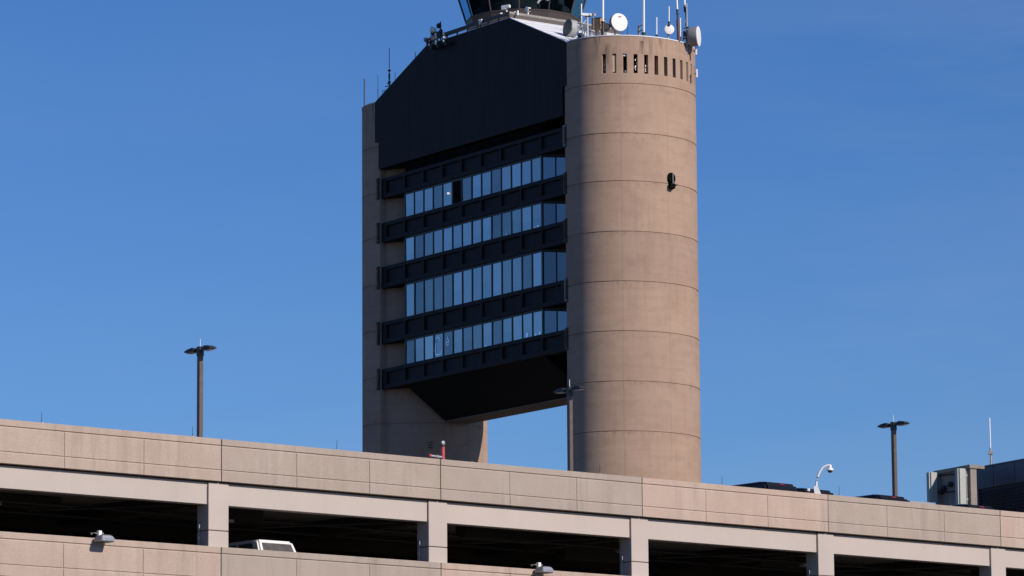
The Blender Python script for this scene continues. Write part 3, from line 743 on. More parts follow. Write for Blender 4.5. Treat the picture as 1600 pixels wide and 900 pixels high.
# maroon mast with white top
b = tslice(1060.5, 63, rim_w(1060, .8)); t = tslice(1056.2, -25, rim_w(1060, .8)); r = empty('antenna_mast', b, 0, 'maroon mast with a white upper section leaning slightly left on the right pylon', 'mast')
v = t - b
m = MB(); m.tube([(0, 0, -.1), v * .36], .12, 10); m.build('lower_pole', M_MAST, r)
m = MB(); m.tube([v * .36, v * .55], .075, 10); m.lathe([(.1, 0), (.1, .12)], v * .46, (0, 0, 1), 10); m.lathe([(.1, 0), (.1, .1)], v * .52, (0, 0, 1), 10); m.build('clamp', M_DARK, r)
m = MB(); m.tube([v * .55, v], .075, 10); m.build('upper_rod', M_SKYWHIP, r)
# cluster mast near the right drum dish
wq = rim_w(1073, .6); b = tslice(1073, 66, wq); r = empty('antenna_mast', b, TH, 'crowded mast with white and black antenna sections left of the right hand drum dish', 'mast')
def zz(y): return tslice(1073, y, wq).z - b.z
m = MB(); m.tube([(.05, 0, -.3), (.05, 0, zz(5))], .06, 10); m.build('pole', M_GALV, r)
m = MB(); m.tube([(-.18, 0, zz(10)), (-.22, 0, zz(-30))], .075, 10); m.tube([(-.06, 0, zz(36)), (-.06, 0, zz(29))], .08, 10); m.tube([(-.08, 0, zz(50)), (-.08, 0, zz(40))], .07, 8); m.build('antenna_rod', M_SKYWHIP, r)
m = MB()
m.tube([(-.16, 0, zz(18)), (-.2, 0, zz(8))], .085, 8); m.tube([(-.06, 0, zz(30)), (-.12, 0, zz(18))], .03, 8)
m.tube([(-.06, 0, zz(62)), (-.06, 0, zz(36))], .06, 8)
m.box(-.34, -.1, -.1, .1, zz(56), zz(48), .02); m.box(-.02, .3, -.12, .12, zz(64), zz(52), .02); m.box(-.45, .3, -.06, .06, zz(60), zz(58)); m.box(-.3, .28, -.06, .06, zz(44), zz(42.5))
m.tube([(.2, 0, zz(56)), (.55, 0, zz(50))], .05, 8); m.tube([(.2, 0, zz(63)), (.6, 0, zz(60))], .05, 8); m.tube([(-.6, 0, -.1), (-.2, 0, zz(48))], .035, 6)
m.build('bracket', M_BLACK, r)
# T shaped bar antenna
b = tslice(918.5, 56, rim_w(918.5, 1.)); r = empty('bar_antenna', b, 0, 'white T shaped bar antenna on a braced mast beside the greenish drum dish', 'antenna')
def zz(y): return tslice(918.5, y, rim_w(918.5, 1.)).z - b.z
m = MB(); m.tube([(0, 0, -.2), (0, 0, zz(26))], .075, 10); m.tube([(-.35, 0, zz(37)), (-.02, 0, zz(29))], .03, 6); m.build('mast', M_WHITE, r)
m = MB(); m.obox((.02, 0, zz(23)), (1, .2, .0), (-.2, 1, 0), (0, 0, 1), .56, .11, .10, .02); m.build('antenna_bar', M_WHITE, r)
m = MB(); m.box(-.2, .24, -.08, .08, zz(26.4), zz(24.2)); m.build('turning_gear', M_DARK, r)
# orange cabinet
b = tslice(935.5, 47, rim_w(935.5, 1.6)); r = empty('equipment_cabinet', b, TH + .45, 'weathered orange equipment cabinet with a dark left side on the pylon roof', 'cabinet')
m = MB(); m.box(-.36, .36, -.42, .42, 0, .82, .02); m.build('cabinet_body', M_ORANGE, r)
m = MB(); m.box(-.40, -.362, -.38, .38, .04, .78); m.build('dark_side_panel', M_BLACK, r)
m = MB(); m.box(-.4, .4, -.46, .46, .822, .86); m.build('lid', M_BROWN, r)
m = MB(); m.box(-.1, .2, -.3, .3, -.75, -.002); m.build('pedestal', M_ORANGE, r)
b = tslice(947, 49, rim_w(947, 1.6)); r = empty('horn_speaker', b, TH, 'dark grey drum shaped unit right of the orange cabinet', 'loudspeaker')
m = MB(); m.lathe([(.12, -.25), (.3, -.1), (.3, .2), (.2, .3)], (0, 0, .28), (.8, -.5, .1), 16); m.build('horn', M_DARK, r)
m = MB(); m.tube([(0, 0, -.5), (0, 0, .1)], .06, 8); m.build('stem', M_GREY, r)
# stair and railing frames
rw = rim_w(935, 1.2); b = tslice(935, 57, rw); r = empty('roof_railing', b, TH, 'white pipe railing and stair frame on the roof behind the greenish drum dish', 'railing')
m = MB()
def rp(px, py, w=None): return tslice(px, py, rw if w is None else rw - .5) - b
def loc(v): return (v.dot(TU), -v.dot(TN), v.z)
for px, y0, y1 in ((904, 39, 60), (910, 44, 58), (917, 40, 60), (923, 47, 58), (930, 47, 58), (937, 50, 56), (941, 49, 56)):
    m.tube([loc(rp(px, y0)), loc(rp(px, y1 + 2))], .04, 8)
for q in ((902, 40, 941, 55), (905, 46, 938, 58), (902, 52, 925, 60), (908, 39, 942, 49), (926, 52, 942, 55)):
    m.tube([loc(rp(q[0], q[1])), loc(rp(q[2], q[3]))], .035, 8)
m.build('rail_frame', M_WHITE, r)
m = MB()
for q in ((903, 36, 942, 47), (903, 44, 938, 53)): m.tube([loc(rp(q[0], q[1], 1.5)), loc(rp(q[2], q[3], 1.5))], .06, 8)
for px in (906, 913, 921, 934): m.tube([loc(rp(px, 38 + (px - 903) * .25, 1.5)), loc(rp(px, 60, 1.5))], .045, 8)
m.build('stair_stringer', M_GREY, r)
b = tslice(907.5, 56, 3.9); r = empty('roof_fan', b, TH, 'small dark round fan unit at the foot of the white railing', 'fan')
m = MB(); m.lathe([(.1, -.12), (.22, -.1), (.24, .08), (.16, .14)], (0, 0, 0), (.5, -.8, 0), 16); m.build('fan_housing', M_DARK, r)
m = MB(); m.obox((-.22, -.05, .22), (1, 0, .5), (0, 1, 0), (-.5, 0, 1), .16, .1, .15, .02); m.build('fan_cowl', M_RADOME, r)
# little boxes on the right silhouette of the pylon
for px, py, hh, lb in ((1087.3, 80, .3, 'upper small white bracket on the round pylon edge just under its roof'), (1088.3, 115, .32, 'lower small white box on the right side of the round pylon beside the slits')):
    v = tworld(*((S + A * math.cos(math.radians(-31))), B * math.sin(math.radians(-31)), 0))
    p = at_y(px, py, v.y); r = empty('wall_box', p, 0, lb, 'box')
    m = MB(); m.box(-.05, .09, -.12, .12, -hh, hh, .015); m.build('box_body', M_RADOME, r)
    m = MB(); m.box(-.25, -.052, -.04, .04, -.05, .05); m.build('bracket', M_GREY, r)
# black horn opening on the pylon
pz = 57.1 + CH
tt = 0
best = None
for q in range(0, 900):
    a = math.radians(-20 + q * .1); w_ = tworld(S + A * math.cos(a), B * math.sin(a), pz) - EYE
    x = 800 + F_PX * w_.dot(CR) / w_.dot(FW)
    nrm = TU * (math.cos(a) / A) + TN * (math.sin(a) / B)
    if nrm.dot(-w_) > 0 and (best is None or abs(x - 1048) < best[0]): best = (abs(x - 1048), a)
a = best[1]; p = tworld(S + A * math.cos(a), B * math.sin(a), pz)
nrm = (TU * (math.cos(a) / A) + TN * (math.sin(a) / B)).normalized()
r = empty('wall_siren', p, math.radians(20), 'black rounded siren hood with a pale vertical strip on the sunlit pylon wall', 'siren')
m = MB(); m.lathe([(.27, .25), (.35, .1), (.38, -.2), (.38, -.36), (.34, -.36), (.31, -.1)], (0, 0, 0), (0, -1, 0), 24)
m.v = [(x, -abs(y) if False else y, z * 1.25 + .12) for x, y, z in m.v]; m.build('hood', M_SOOT, r)
m = MB(); m.box(-.20, .20, -.42, .15, -.70, -.30, .03); m.build('box_body', M_SOOT, r)
m = MB(); m.tube([(.02, -.40, -.34), (.02, -.40, .50)], .032, 8); m.build('pale_strip', M_GALV, r)
m = MB(); m.tube([(.02, .05, .5), (.02, .05, .82)], .022, 6); m.box(.2, .52, -.05, .2, -.36, -.31); m.build('conduit', M_SOOT, r)

# ================================================================== PARKING GARAGE
BAY = 9.14
gar = empty('parking_garage', GO, GA, 'long sunlit concrete parking garage with stacked open decks running across the foreground', 'parking garage')
def zg(z): return z + CH
PT, G1, G2, PB, BB = zg(16.685), zg(16.47), zg(15.676), zg(15.308), zg(14.543)
LT = zg(13.161); DZ = PT - LT                    # storey height
def spandrel_panel(i, ztop):
    x0, x1 = i * BAY + .016, (i + 1) * BAY - .016
    d = ztop - PT
    m = MB(); jit = random.uniform(-.008, .008)
    y0 = jit
    m.box(x0, x1, y0 + .038, .20, PB + d + .01, PT + d - .02)                                 # body of the panel
    m.box(x0, x1, y0, .215, G1 + d + .008, PT + d, .012)                                      # cap
    w3 = (x1 - x0) / 3
    for k in range(3):
        a, b = x0 + k * w3 + (.009 if k else 0), x0 + (k + 1) * w3 - (.009 if k < 2 else 0)
        # field panel with a sloped wash on its top edge
        m.prism([(y0 + .010, G2 + d + .010), (y0 + .010, G1 + d - .05), (y0 + .034, G1 + d - .012), (y0 + .045, G1 + d - .012), (y0 + .045, G2 + d + .010)], a, b, 'x')
        m.prism([(y0, PB + d), (y0, G2 + d - .055), (y0 + .034, G2 + d - .012), (y0 + .045, G2 + d - .012), (y0 + .045, PB + d)], a, b, 'x')
    m.box(x0, x1, y0 + .06, .42, PB + d - .001, PB + d + .09)                                  # return of the overhang
    return m.build('spandrel_panel', M_PANEL, gar)
tints = []
for i in range(-4, 7):
    for lev in range(3):
        spandrel_panel(i, PT - lev * DZ)
for lev in range(3):
    m = MB(); m.box(-4 * BAY, 7 * BAY, .2005, .212, PB - lev * DZ + .10, PT - lev * DZ - .03); m.build('joint_backing', M_GAPS, gar)
for i in range(-4, 7):                            # main beams and columns
    for lev in range(3):
        z0 = BB - lev * DZ; z1 = PB - lev * DZ + .02
        m = MB(); m.box(i * BAY + .405, (i + 1) * BAY - .43, .215, .62, z0, z1 - .085, .01); m.build('edge_beam', M_BEAM, gar)
        m = MB(); m.box(i * BAY + .41, (i + 1) * BAY - .435, .26, .60, z1 - .08, z1 - .022); m.build('shade_strip', M_GAPS, gar)  # dark strip added to deepen the shade under the parapet overhang
    m = MB()
    zc = PB + .02
    jz = PT - DZ + .56
    for lev in range(3):
        jz = LT - lev * DZ + .54
        m.box(i * BAY - .4, i * BAY + .4, .155, .80, jz + .014, PB - lev * DZ - .05, .012)
        m.box(i * BAY - .4, i * BAY + .4, .155, .80, PB - (lev + 1) * DZ - .05, jz - .014, .012)
    m.build('column', M_BEAM, gar)
    m = MB(); m.box(i * BAY - .385, i * BAY + .385, .18, .79, 5., zc - .03); m.build('column_core', M_GAPS, gar)
    m = MB(); m.tube([(i * BAY - .46, .60, LT - .3), (i * BAY - .46, .60, LT + .62)], .018, 8); m.box(i * BAY - .50, i * BAY - .41, .55, .66, LT + .62, LT + .75); m.build('conduit', M_GALV, gar)
X0, X1 = -4 * BAY, 7 * BAY
DECK0 = PT - 1.42
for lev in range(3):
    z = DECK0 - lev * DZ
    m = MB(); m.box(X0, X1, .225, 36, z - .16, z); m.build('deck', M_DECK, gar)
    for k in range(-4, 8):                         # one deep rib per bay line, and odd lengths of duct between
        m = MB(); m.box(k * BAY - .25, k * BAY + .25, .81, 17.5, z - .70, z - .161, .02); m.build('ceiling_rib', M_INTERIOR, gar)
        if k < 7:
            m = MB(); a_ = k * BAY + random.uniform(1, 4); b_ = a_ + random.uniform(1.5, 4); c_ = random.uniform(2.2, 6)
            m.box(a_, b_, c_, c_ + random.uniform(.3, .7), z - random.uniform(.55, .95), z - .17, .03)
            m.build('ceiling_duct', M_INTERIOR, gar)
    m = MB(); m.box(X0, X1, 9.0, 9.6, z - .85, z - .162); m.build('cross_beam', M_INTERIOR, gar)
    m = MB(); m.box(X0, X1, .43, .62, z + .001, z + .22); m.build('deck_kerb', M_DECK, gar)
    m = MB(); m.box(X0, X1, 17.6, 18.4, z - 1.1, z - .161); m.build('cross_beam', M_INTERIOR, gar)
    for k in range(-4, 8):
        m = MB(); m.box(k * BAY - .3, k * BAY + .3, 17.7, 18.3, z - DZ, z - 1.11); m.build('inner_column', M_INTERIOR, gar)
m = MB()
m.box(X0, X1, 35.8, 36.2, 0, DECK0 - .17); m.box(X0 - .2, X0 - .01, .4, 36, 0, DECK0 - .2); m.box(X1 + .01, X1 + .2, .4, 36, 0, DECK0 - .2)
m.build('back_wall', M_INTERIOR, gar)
m = MB(); m.box(X0, X1, .3, .8, 0, PB - 2 * DZ - .3); m.build('base_wall', M_BEAM, gar)
# parapets on the far side of the roof
m = MB(); m.box(X0, X1, 36.0, 36.25, DECK0, PT - .4); m.build('rear_parapet', M_PANEL, gar)
# pipes and fixtures under the ceiling
m = MB(); zc = BB + .05
for i in range(-4, 7):
    x = i * BAY
    m.tube([(x + 4.4, 4.2, zc - .18), (x + 8.2, 1.3, zc - .02)], .035, 8)
m.tube([(X0, 3.2, zc - .05), (X1, 3.2, zc - .05)], .05, 8)
m.tube([(X0, 6.4, zc + .02), (X1, 6.4, zc + .02)], .06, 8)
m.build('ceiling_pipe', M_DARK, gar)
for i in range(-2, 6):
    m = MB(); m.box(i * BAY + 1.2, i * BAY + 2.4, 2.6, 2.85, zc - .28, zc - .16, .02); m.build('ceiling_light', M_GALV, gar)

# lightning rods on the parapet
rod0 = None
rods = [(-6.90, 'first lightning rod from the left, alone near the left edge of the picture'), (-1.08, 'lightning rod close beside the foot of the leftmost lamp post'),
        (4.79, 'lightning rod against the sky just left of the dark tower pylon'), (10.59, 'lightning rod in front of the dark pylon, right of the red standpipe'),
        (16.39, 'lightning rod in front of the sunlit round pylon'), (22.23, 'lightning rod between the sunlit pylon and the dark parked cars'),
        (28.10, 'lightning rod by the right end of the second dark car'), (33.95, 'lightning rod in front of the panel antennas at far right')]
for k, (t, lb) in enumerate(rods):
    p = gworld(t, .11, PT - .01)
    if rod0 is None:
        rod0 = empty('lightning_rod', p, GA, lb, 'lightning rod', 'lightning rods along the parapet')
        m = MB(); m.tube([(0, 0, 0), (0, 0, .36)], .011, 6, .006); m.build('rod', M_DARK, rod0)
        m = MB(); m.box(-.05, .05, -.04, .04, 0, .03); m.build('foot', M_GALV, rod0)
    else:
        c = copy_tree(rod0); c.location = p; c['label'] = lb

# roof lamp posts
lamps = [(7.25, 'leftmost lamp post with two heads against the open sky'), (24.75, 'middle lamp post standing in front of the control tower'), (42.41, 'rightmost lamp post, behind the dark cars and left of the navy building')]
lp = None
HZ = 21.70 + CH
for k, (t, lb) in enumerate(lamps):
    p = gworld(t, 11.425, DECK0)
    if lp is None:
        lp = empty('lamp_post', p, GA, lb, 'lamp post', 'twin headed lamp posts on the garage roof')
        H = HZ - DECK0
        m = MB(); m.box(-.085, .085, -.085, .085, .35, H + .02, .012); m.build('pole', M_BRONZE, lp)
        m = MB(); m.lathe([(.28, 0), (.28, .34), (.25, .349)], (0, 0, 0), (0, 0, 1), 20); m.build('base', M_DECK, lp)
        m = MB(); m.tube([(0, 0, H + .02), (0, 0, H + .32)], .014, 6, .01); m.build('spike', M_RADOME, lp)
        m = MB(); m.box(-.1, .1, -.1, .1, H - .32, H + .03, .01); m.build('tenon', M_LAMPHEAD, lp)
        for sg in (-1, 1):
            m = MB()
            m.box(-.035, .035, sg * .09, sg * .28, H - .10, H - .03)
            prof = [(.24, H - .14), (.24, H - .02), (.38, H + .03), (.64, H + .0), (.79, H - .07), (.79, H - .115)]
            m2 = MB(); m2.prism([(sg * a, b) for a, b in prof], -.17, .17, 'x')
            bm = bmesh.new(); vv = [bm.verts.new(q) for q in m2.v]; [bm.faces.new([vv[i] for i in f]) for f in m2.f]
            for v in bm.verts:
                if v.co.z > H - .03: v.co.x *= .72
            bmesh.ops.bevel(bm, geom=list(bm.edges), offset=.015, segments=1, affect='EDGES'); bm.verts.index_update(); m.bm(bm)
            hd = m.build('lamp_head', M_LAMPHEAD, lp)
            m = MB(); m.box(-.13, .13, sg * .29, sg * .72, H - .153, H - .141); m.build('lens', M_GREY, hd)
    else:
        c = copy_tree(lp); c.location = p; c['label'] = lb

# floodlights hung on the lower parapet
fl = None
for px, py, lb in ((163.5, 845.5, 'grey floodlight clamped on the lower parapet near the left end, left of the white car'), (850.5, 893, 'grey floodlight on the lower parapet at the bottom edge below the tower')):
    p = hit(px, py, gworld(0, -.30, 0), GN); v = p - GO
    p = gworld(v.dot(GU), 0, LT)
    if fl is None:
        fl = empty('floodlight', p, GA, lb, 'floodlight', 'floodlights on the lower parapet')
        m = MB(); m.box(-.09, .05, -.10, .05, .0, .27, .012); m.box(-.09, .05, .05, .23, .0, .03); m.build('bracket', M_RADOME, fl)
        m = MB()
        m.box(-.31, .27, -.62, -.10, -.16, -.06, .03)
        bm = bmesh.new(); bmesh.ops.create_cube(bm, size=1)
        for v in bm.verts:
            k = 1. if v.co.z < 0 else .72
            v.co = Vector((-.02 + v.co.x * .60 * k, -.36 + v.co.y * .54 * k, -.01 + v.co.z * .14))
        bmesh.ops.bevel(bm, geom=list(bm.edges), offset=.02, segments=1, affect='EDGES'); m.bm(bm)
        fl.scale = (.88, .88, .88)
        hd = m.build('lamp_head', M_ALU, fl)
        m = MB()
        for q in range(5): m.box(-.17 + q * .07, -.14 + q * .07, -.5, -.22, .058, .085)
        m.build('cooling_fin', M_GREY, hd)
        m = MB(); m.box(-.27, .23, -.58, -.14, -.175, -.161); m.build('lens', M_DARK, hd)
        m = MB(); m.tube([(-.28, .1, .16), (-.22, -.02, .18), (-.09, -.03, .16)], .02, 6); m.lathe([(.045, 0), (.045, .04)], (-.29, .1, .15), (.5, -.8, .2), 12); m.lathe([(.03, 0), (.03, .10)], (.07, .0, .18), (1, 0, 0), 10); m.build('photocell', M_PALESTEEL, fl)
    else:
        c = copy_tree(fl); c.location = p; c['label'] = lb

# gooseneck dome camera on the roof parapet
p = hit(1278, 768, gworld(0, .1, 0), GN); v = p - GO; p = gworld(v.dot(GU), .1, PT)
r = empty('gooseneck_camera', p, 0, 'white dome camera hanging from a curved gooseneck arm on the parapet', 'camera')
def gl(px, py):
    q = hit(px, py, p, Vector((0, 1, 0))) - p; return (q.x, q.y, q.z)
m = MB(); m.tube([gl(1275.5, 765), gl(1275.7, 752), gl(1277.5, 745), gl(1281, 737), gl(1285, 731), gl(1289, 728.3), gl(1296, 726.5)], .042, 10); m.build('arm', M_RADOME, r)
a_, b_, c_, d_ = gl(1271, 760), gl(1277.5, 760), gl(1283, 771), gl(1272.5, 771)
m = MB(); m.prism([(a_[0], a_[2]), (b_[0], b_[2]), (c_[0], c_[2] - .05), (d_[0], d_[2] - .05)], -.1, .12); m.build('bracket', M_WHITE, r)
q = gl(1297, 732.5)
m = MB(); m.lathe([(.03, .16), (.055, .13), (.06, .05), (.12, -.01), (.13, -.06)], q, (0, 0, 1), 18); m.build('housing', M_WHITE, r)
m = MB(); m.lathe([(.095, -.062), (.085, -.11), (.05, -.14), (.01, -.15)], q, (0, 0, 1), 18); m.build('dome', M_DARK, r)
m = MB(); m.lathe([(.02, .05), (.055, .04), (.06, -.02), (.02, -.05)], gl(1263.5, 765.5), (0, -1, 0), 12); m.build('lamp', M_RADOME, r)

# red standpipe
p = hit(692, 717, gworld(0, .6, 0), GN); v = p - GO; p = gworld(v.dot(GU), .6, DECK0)
r = empty('standpipe', p, GA, 'red standpipe with a gauge and side outlet rising behind the parapet', 'standpipe')
def sl(px, py):
    q = hit(px, py, gworld(0, .6, 0), GN) - p; return (q.dot(GU), q.dot(GN), q.z)
x_, y_, z_ = sl(692, 698)
m = MB(); m.tube([(0, 0, 0), (0, 0, z_)], .068, 14); m.build('riser', M_RED, r)
m = MB(); m.lathe([(.088, 0), (.088, .035), (.05, .05)], (0, 0, z_), (0, 0, 1), 14); m.tube([(0, 0, z_), (0, 0, z_ + .1)], .025, 8)
m.build('cap', M_DARK, r)
m = MB(); m.lathe([(.02, -.05), (.07, -.04), (.07, .04), (.02, .05)], (0, 0, sl(692, 692)[2]), (0, -1, 0), 16); m.build('gauge', M_GALV, r)
a_ = sl(673, 712.2); b_ = sl(690, 714.5)
m = MB(); m.tube([a_, b_], .045, 10); m.lathe([(.065, 0), (.065, .09)], ((a_[0] + b_[0]) / 2, a_[1], (a_[2] + b_[2]) / 2), (1, 0, -.1), 12); m.build('side_outlet', M_GALV, r)
m = MB(); m.lathe([(.03, -.05), (.065, -.03), (.065, .03), (.03, .05)], sl(671.5, 712), (1, 0, 0), 12); m.build('outlet_cap', M_RED, r)

# ------------------------------------------------------------------ vehicles
def vehicle(name, paint, glassm, Lc=4.7, Wc=1.86, Hc=1.82, hood=1.25, sill=1.02, tail=.35, taper=.11, boxy=.12, loc=(0, 0, 0), rz=0, label='', cat='car', group=None, brake=True, rnd=.07):
    r = empty(name, loc, rz, label, cat, group)
    h2 = Lc / 2; w2 = Wc / 2
    m = MB()
    prof = [(-h2, .45), (-h2, sill - .05), (-h2 + .06, sill), (h2 - hood, sill), (h2 - .15, sill - .13), (h2, sill - .28), (h2, .42), (h2 - .2, .30), (-h2 + .2, .30)]
    bm = bmesh.new(); t = MB(); t.prism(prof, -w2, w2)
    vv = [bm.verts.new(q) for q in t.v]; [bm.faces.new([vv[i] for i in f]) for f in t.f]
    bmesh.ops.recalc_face_normals(bm, faces=bm.faces)
    bmesh.ops.bevel(bm, geom=list(bm.edges), offset=.06, segments=3, affect='EDGES')
    m.bm(bm, True); body = m.build('body', paint, r)
    # cabin: lofted from the belt line to the roof
    xb0, xb1 = -h2 + .06, h2 - hood + .12; xt0, xt1 = -h2 + tail, h2 - hood - .75 * (1 if boxy > .2 else .42)
    lo = [(xb0, -w2 + .04), (xb1, -w2 + .06), (xb1, w2 - .06), (xb0, w2 - .04)]
    hi = [(xt0, -w2 + .04 + taper), (xt1, -w2 + .06 + taper), (xt1, w2 - .06 - taper), (xt0, w2 - .04 - taper)]
    bm = bmesh.new(); zl, zh = sill - .03, Hc
    zh -= .10 if rnd > .1 else .03
    vs = [bm.verts.new((x, y, zl)) for x, y in lo] + [bm.verts.new((x, y, zh)) for x, y in hi]
    ex, ey = (.60, .30) if rnd > .1 else (.16, .10)
    vs += [bm.verts.new((x + (ex if i in (0, 3) else -ex), y + (ey if i < 2 else -ey), Hc)) for i, (x, y) in enumerate(hi)]
    for f in ((0, 1, 2, 3), (8, 9, 10, 11)): bm.faces.new([vs[i] for i in f])
    for o in (0, 4):
        for i in range(4): bm.faces.new([vs[o + i], vs[o + (i + 1) % 4], vs[o + 4 + (i + 1) % 4], vs[o + 4 + i]])
    bmesh.ops.recalc_face_normals(bm, faces=bm.faces)
    top = [e for e in bm.edges if all(v.co.z > zh - .05 for v in e.verts)] + [e for e in bm.edges if abs(e.verts[0].co.z - e.verts[1].co.z) > .3]
    bmesh.ops.bevel(bm, geom=top, offset=.06 if rnd < .1 else .09, segments=4, affect='EDGES')
    m = MB(); m.bm(bm, True)
    cabin = m.build('cabin', paint, r)
    def P(i, f, z):                                           # point on the cabin wall between corner i and i+1
        k = (z - zl) / (zh - zl)
        a = Vector(lo[i]).lerp(Vector(lo[(i + 1) % 4]), f); b = Vector(hi[i]).lerp(Vector(hi[(i + 1) % 4]), f)
        q = a.lerp(b, k); return Vector((q.x, q.y, z))
    def pane(i, f0, f1, z0, z1, nm, mt=glassm, out=.012):
        q = [P(i, f0, z0), P(i, f1, z0), P(i, f1, z1), P(i, f0, z1)]
        n = (q[1] - q[0]).cross(q[3] - q[0]).normalized(); cx = sum(q, Vector()) / 4
        if n.dot(Vector((cx.x - (xb0 + xb1) / 2, cx.y, 0))) < 0: n = -n
        m = MB(); a = [p_ + n * out for p_ in q]; b = [p_ - n * .02 for p_ in q]
        m.add(a + b, [(0, 1, 2, 3), (7, 6, 5, 4), (0, 1, 5, 4), (1, 2, 6, 5), (2, 3, 7, 6), (3, 0, 4, 7)]); return m.build(nm, mt, r)
    z0, z1 = sill + .05, Hc - (.13 if rnd < .1 else .21)
    pane(1, .10, .90, z0, z1, 'windscreen'); pane(3, .12, .88, z0 + .04, z1 - .02, 'rear_window')
    for i in (0, 2):
        for f0, f1 in ((.05, .30), (.34, .62), (.66, .90)) if i == 0 else ((.10, .34), (.38, .66), (.70, .95)): pane(i, f0, f1, z0, z1, 'side_window')
    q = P(3, .5, Hc - (.10 if rnd < .1 else .15))
    if brake: m = MB(); m.box(q.x - .03, q.x + .02, -.12, .12, q.z - .012, q.z + .020); m.build('brake_light', M_REDLIGHT, r)
    for sg in (-1, 1):
        m = MB(); m.box(h2 - .06, h2 + .012, sg * (w2 - .42), sg * (w2 - .08), sill - .42, sill - .26, .015); m.build('headlight', M_RADOME, r)
        m = MB(); m.box(-h2 - .012, -h2 + .06, sg * (w2 - .26), sg * (w2 - .06), sill - .35, sill - .06, .015); m.build('tail_light', M_REDLIGHT, r)
        m = MB(); m.obox((h2 - hood - .35, sg * (w2 + .09), sill + .1), (1, 0, 0), (0, 1, 0), (0, 0, 1), .07, .1, .08, .02); m.build('wing_mirror', paint, r)
        for x in (-h2 + .85, h2 - .9):
            m = MB(); m.lathe([(.2, -.11), (.33, -.11), (.36, -.06), (.36, .06), (.33, .11), (.2, .11)], (x, sg * (w2 - .11), .36), (0, 1, 0), 24); w_ = m.build('wheel', M_TYRE, r)
            m = MB(); m.lathe([(.21, -.115), (.21, .115)], (x, sg * (w2 - .11), .36), (0, 1, 0), 16); m.build('rim', M_GALV, w_)
    return r
def car_at(px, py, zroof, nedge, deck, rear, **kw):
    """put the roof edge nearest the parapet at pixel px, nedge metres behind the facade"""
    pt = hit(px, py, gworld(0, nedge, 0), GN); t = (pt - GO).dot(GU)
    return t
ROOFCARS = [
 (1233, 757, 1.86, 'dark suv with red brake light on the garage roof, left of the gooseneck camera', M_CARDARK, .11, 1.9),
 (1291, 767, 1.78, 'dark car roof immediately right of the gooseneck camera', M_CARDARK, .11, 1.9),
 (1408, 777, 1.80, 'dark car with red brake light at the foot of the rightmost lamp post', M_CARDARK, .13, 1.9),
 (1455, 786, 1.70, 'low silver vehicle roof showing just left of the panel antennas', M_CARSILVER, .13, 1.9),
 (1545, 792, 1.80, 'dark car with red brake light in front of the navy building at far right', M_CARDARK, .13, 1.9)]
for px, py, hc, lb, paint, tp, wc in ROOFCARS:
    n0 = 1.15
    t = car_at(px, py, 0, n0, 0, True)
    pz = hit(px, py, gworld(0, n0 + .35, 0), GN).z
    hcar = min(2.1, max(1.5, pz - DECK0 + .13))
    vehicle('parked_car', paint, M_CARGLASS, Wc=wc, Hc=hcar, tail=.42, taper=tp, loc=gworld(t, n0 + 2.35, DECK0), rz=GA + PI / 2, label=lb, group='cars parked on the garage roof', brake='brake' in lb, rnd=.17)
# white boxy car on the level below, nose to the parapet
pt = hit(430, 845.0, gworld(0, 1.62, 0), GN); t = (pt - GO).dot(GU)
dz = DECK0 - DZ
vehicle('parked_car', M_CARWHITE, M_SUVGLASS, Lc=4.5, Wc=1.84, Hc=pt.z - dz + .03, hood=.80, sill=1.15, tail=.25, taper=.13, boxy=.1, loc=gworld(t, .50 + 2.25, dz), rz=GA - PI / 2, label='white boxy off-road car on the lower deck with its windscreen towards the opening', cat='car')

# ================================================================== BUILDING AT RIGHT
BY = 235.0
ba = math.atan2(-.872, .489)
BU = Vector((math.cos(ba), math.sin(ba), 0)); BNn = Vector((math.sin(ba), -math.cos(ba), 0))
bo = at_y(1521, 733, BY); BZT = bo.z
bld = empty('navy_building', (bo.x, bo.y, 0), ba, 'navy panelled rooftop plant building with louvers behind the right end of the garage', 'building')
m = MB()
for k in range(6):
    m.box(.06 + k * 2.05, 2.05 * (k + 1) + .02, -.12, .0, BZT - 1.25, BZT - .02, .01)
    m.box(.06 + k * 2.05, 2.05 * (k + 1) + .02, -.12, .0, BZT - 8.5, BZT - 4.22, .01)
m.box(.06, .62, -.12, 0, BZT - 4.2, BZT - 1.27, .01)
m.build('wall_panel', M_NAVYPANEL, bld)
m = MB(); m.box(0.02, 14, .0, 12, 0, BZT - .05); m.build('wall_core', M_DARK, bld)
m = MB(); m.box(-.03, 14, -.15, 12, BZT - .02, BZT + .06); m.build('parapet_cap', M_NAVYPANEL, bld)
m = MB()
for k in range(15): m.obox((6.9, -.07, BZT - 1.42 - k * .2), (1, 0, 0), (0, .8, .6), (0, -.6, .8), 6.25, .09, .012)
m.build('louver', M_NAVYPANEL, bld)
# concrete bulkhead in front of it
p0 = at_y(1461, 736, BY - 1); 
def yonb(px, py): q = hit(px, py, p0, BNn); return q
p1 = yonb(1516, 727); LB = (p1 - p0).dot(BU)
bk = empty('concrete_bulkhead', (p0.x, p0.y, 0), ba, 'small weathered concrete bulkhead carrying two panel antennas, left of the navy building', 'bulkhead')
m = MB(); m.box(0, LB, 0, .42, 0, p0.z - .22); m.build('wall', M_BULK, bk)
m = MB(); m.box(-.06, LB + .08, -.1, .95, p0.z - .219, p0.z, .02); m.build('roof_slab', M_BULK, bk)
m = MB()
for px, py in ((1477, 763), (1487, 757), (1473, 769)):
    q = yonb(px, py) - p0; m.lathe([(.07, 0), (.16, .05), (.16, .2), (.06, .26)], (q.dot(BU), -.02, q.z + p0.z), (.3, -1, 0), 12)
for y_ in (743, 770):
    q = yonb(1468, y_) - p0; m.tube([(q.dot(BU), -.08, q.z + p0.z), (q.dot(BU) + 2.0, -.08, q.z + p0.z - .1)], .04, 6)
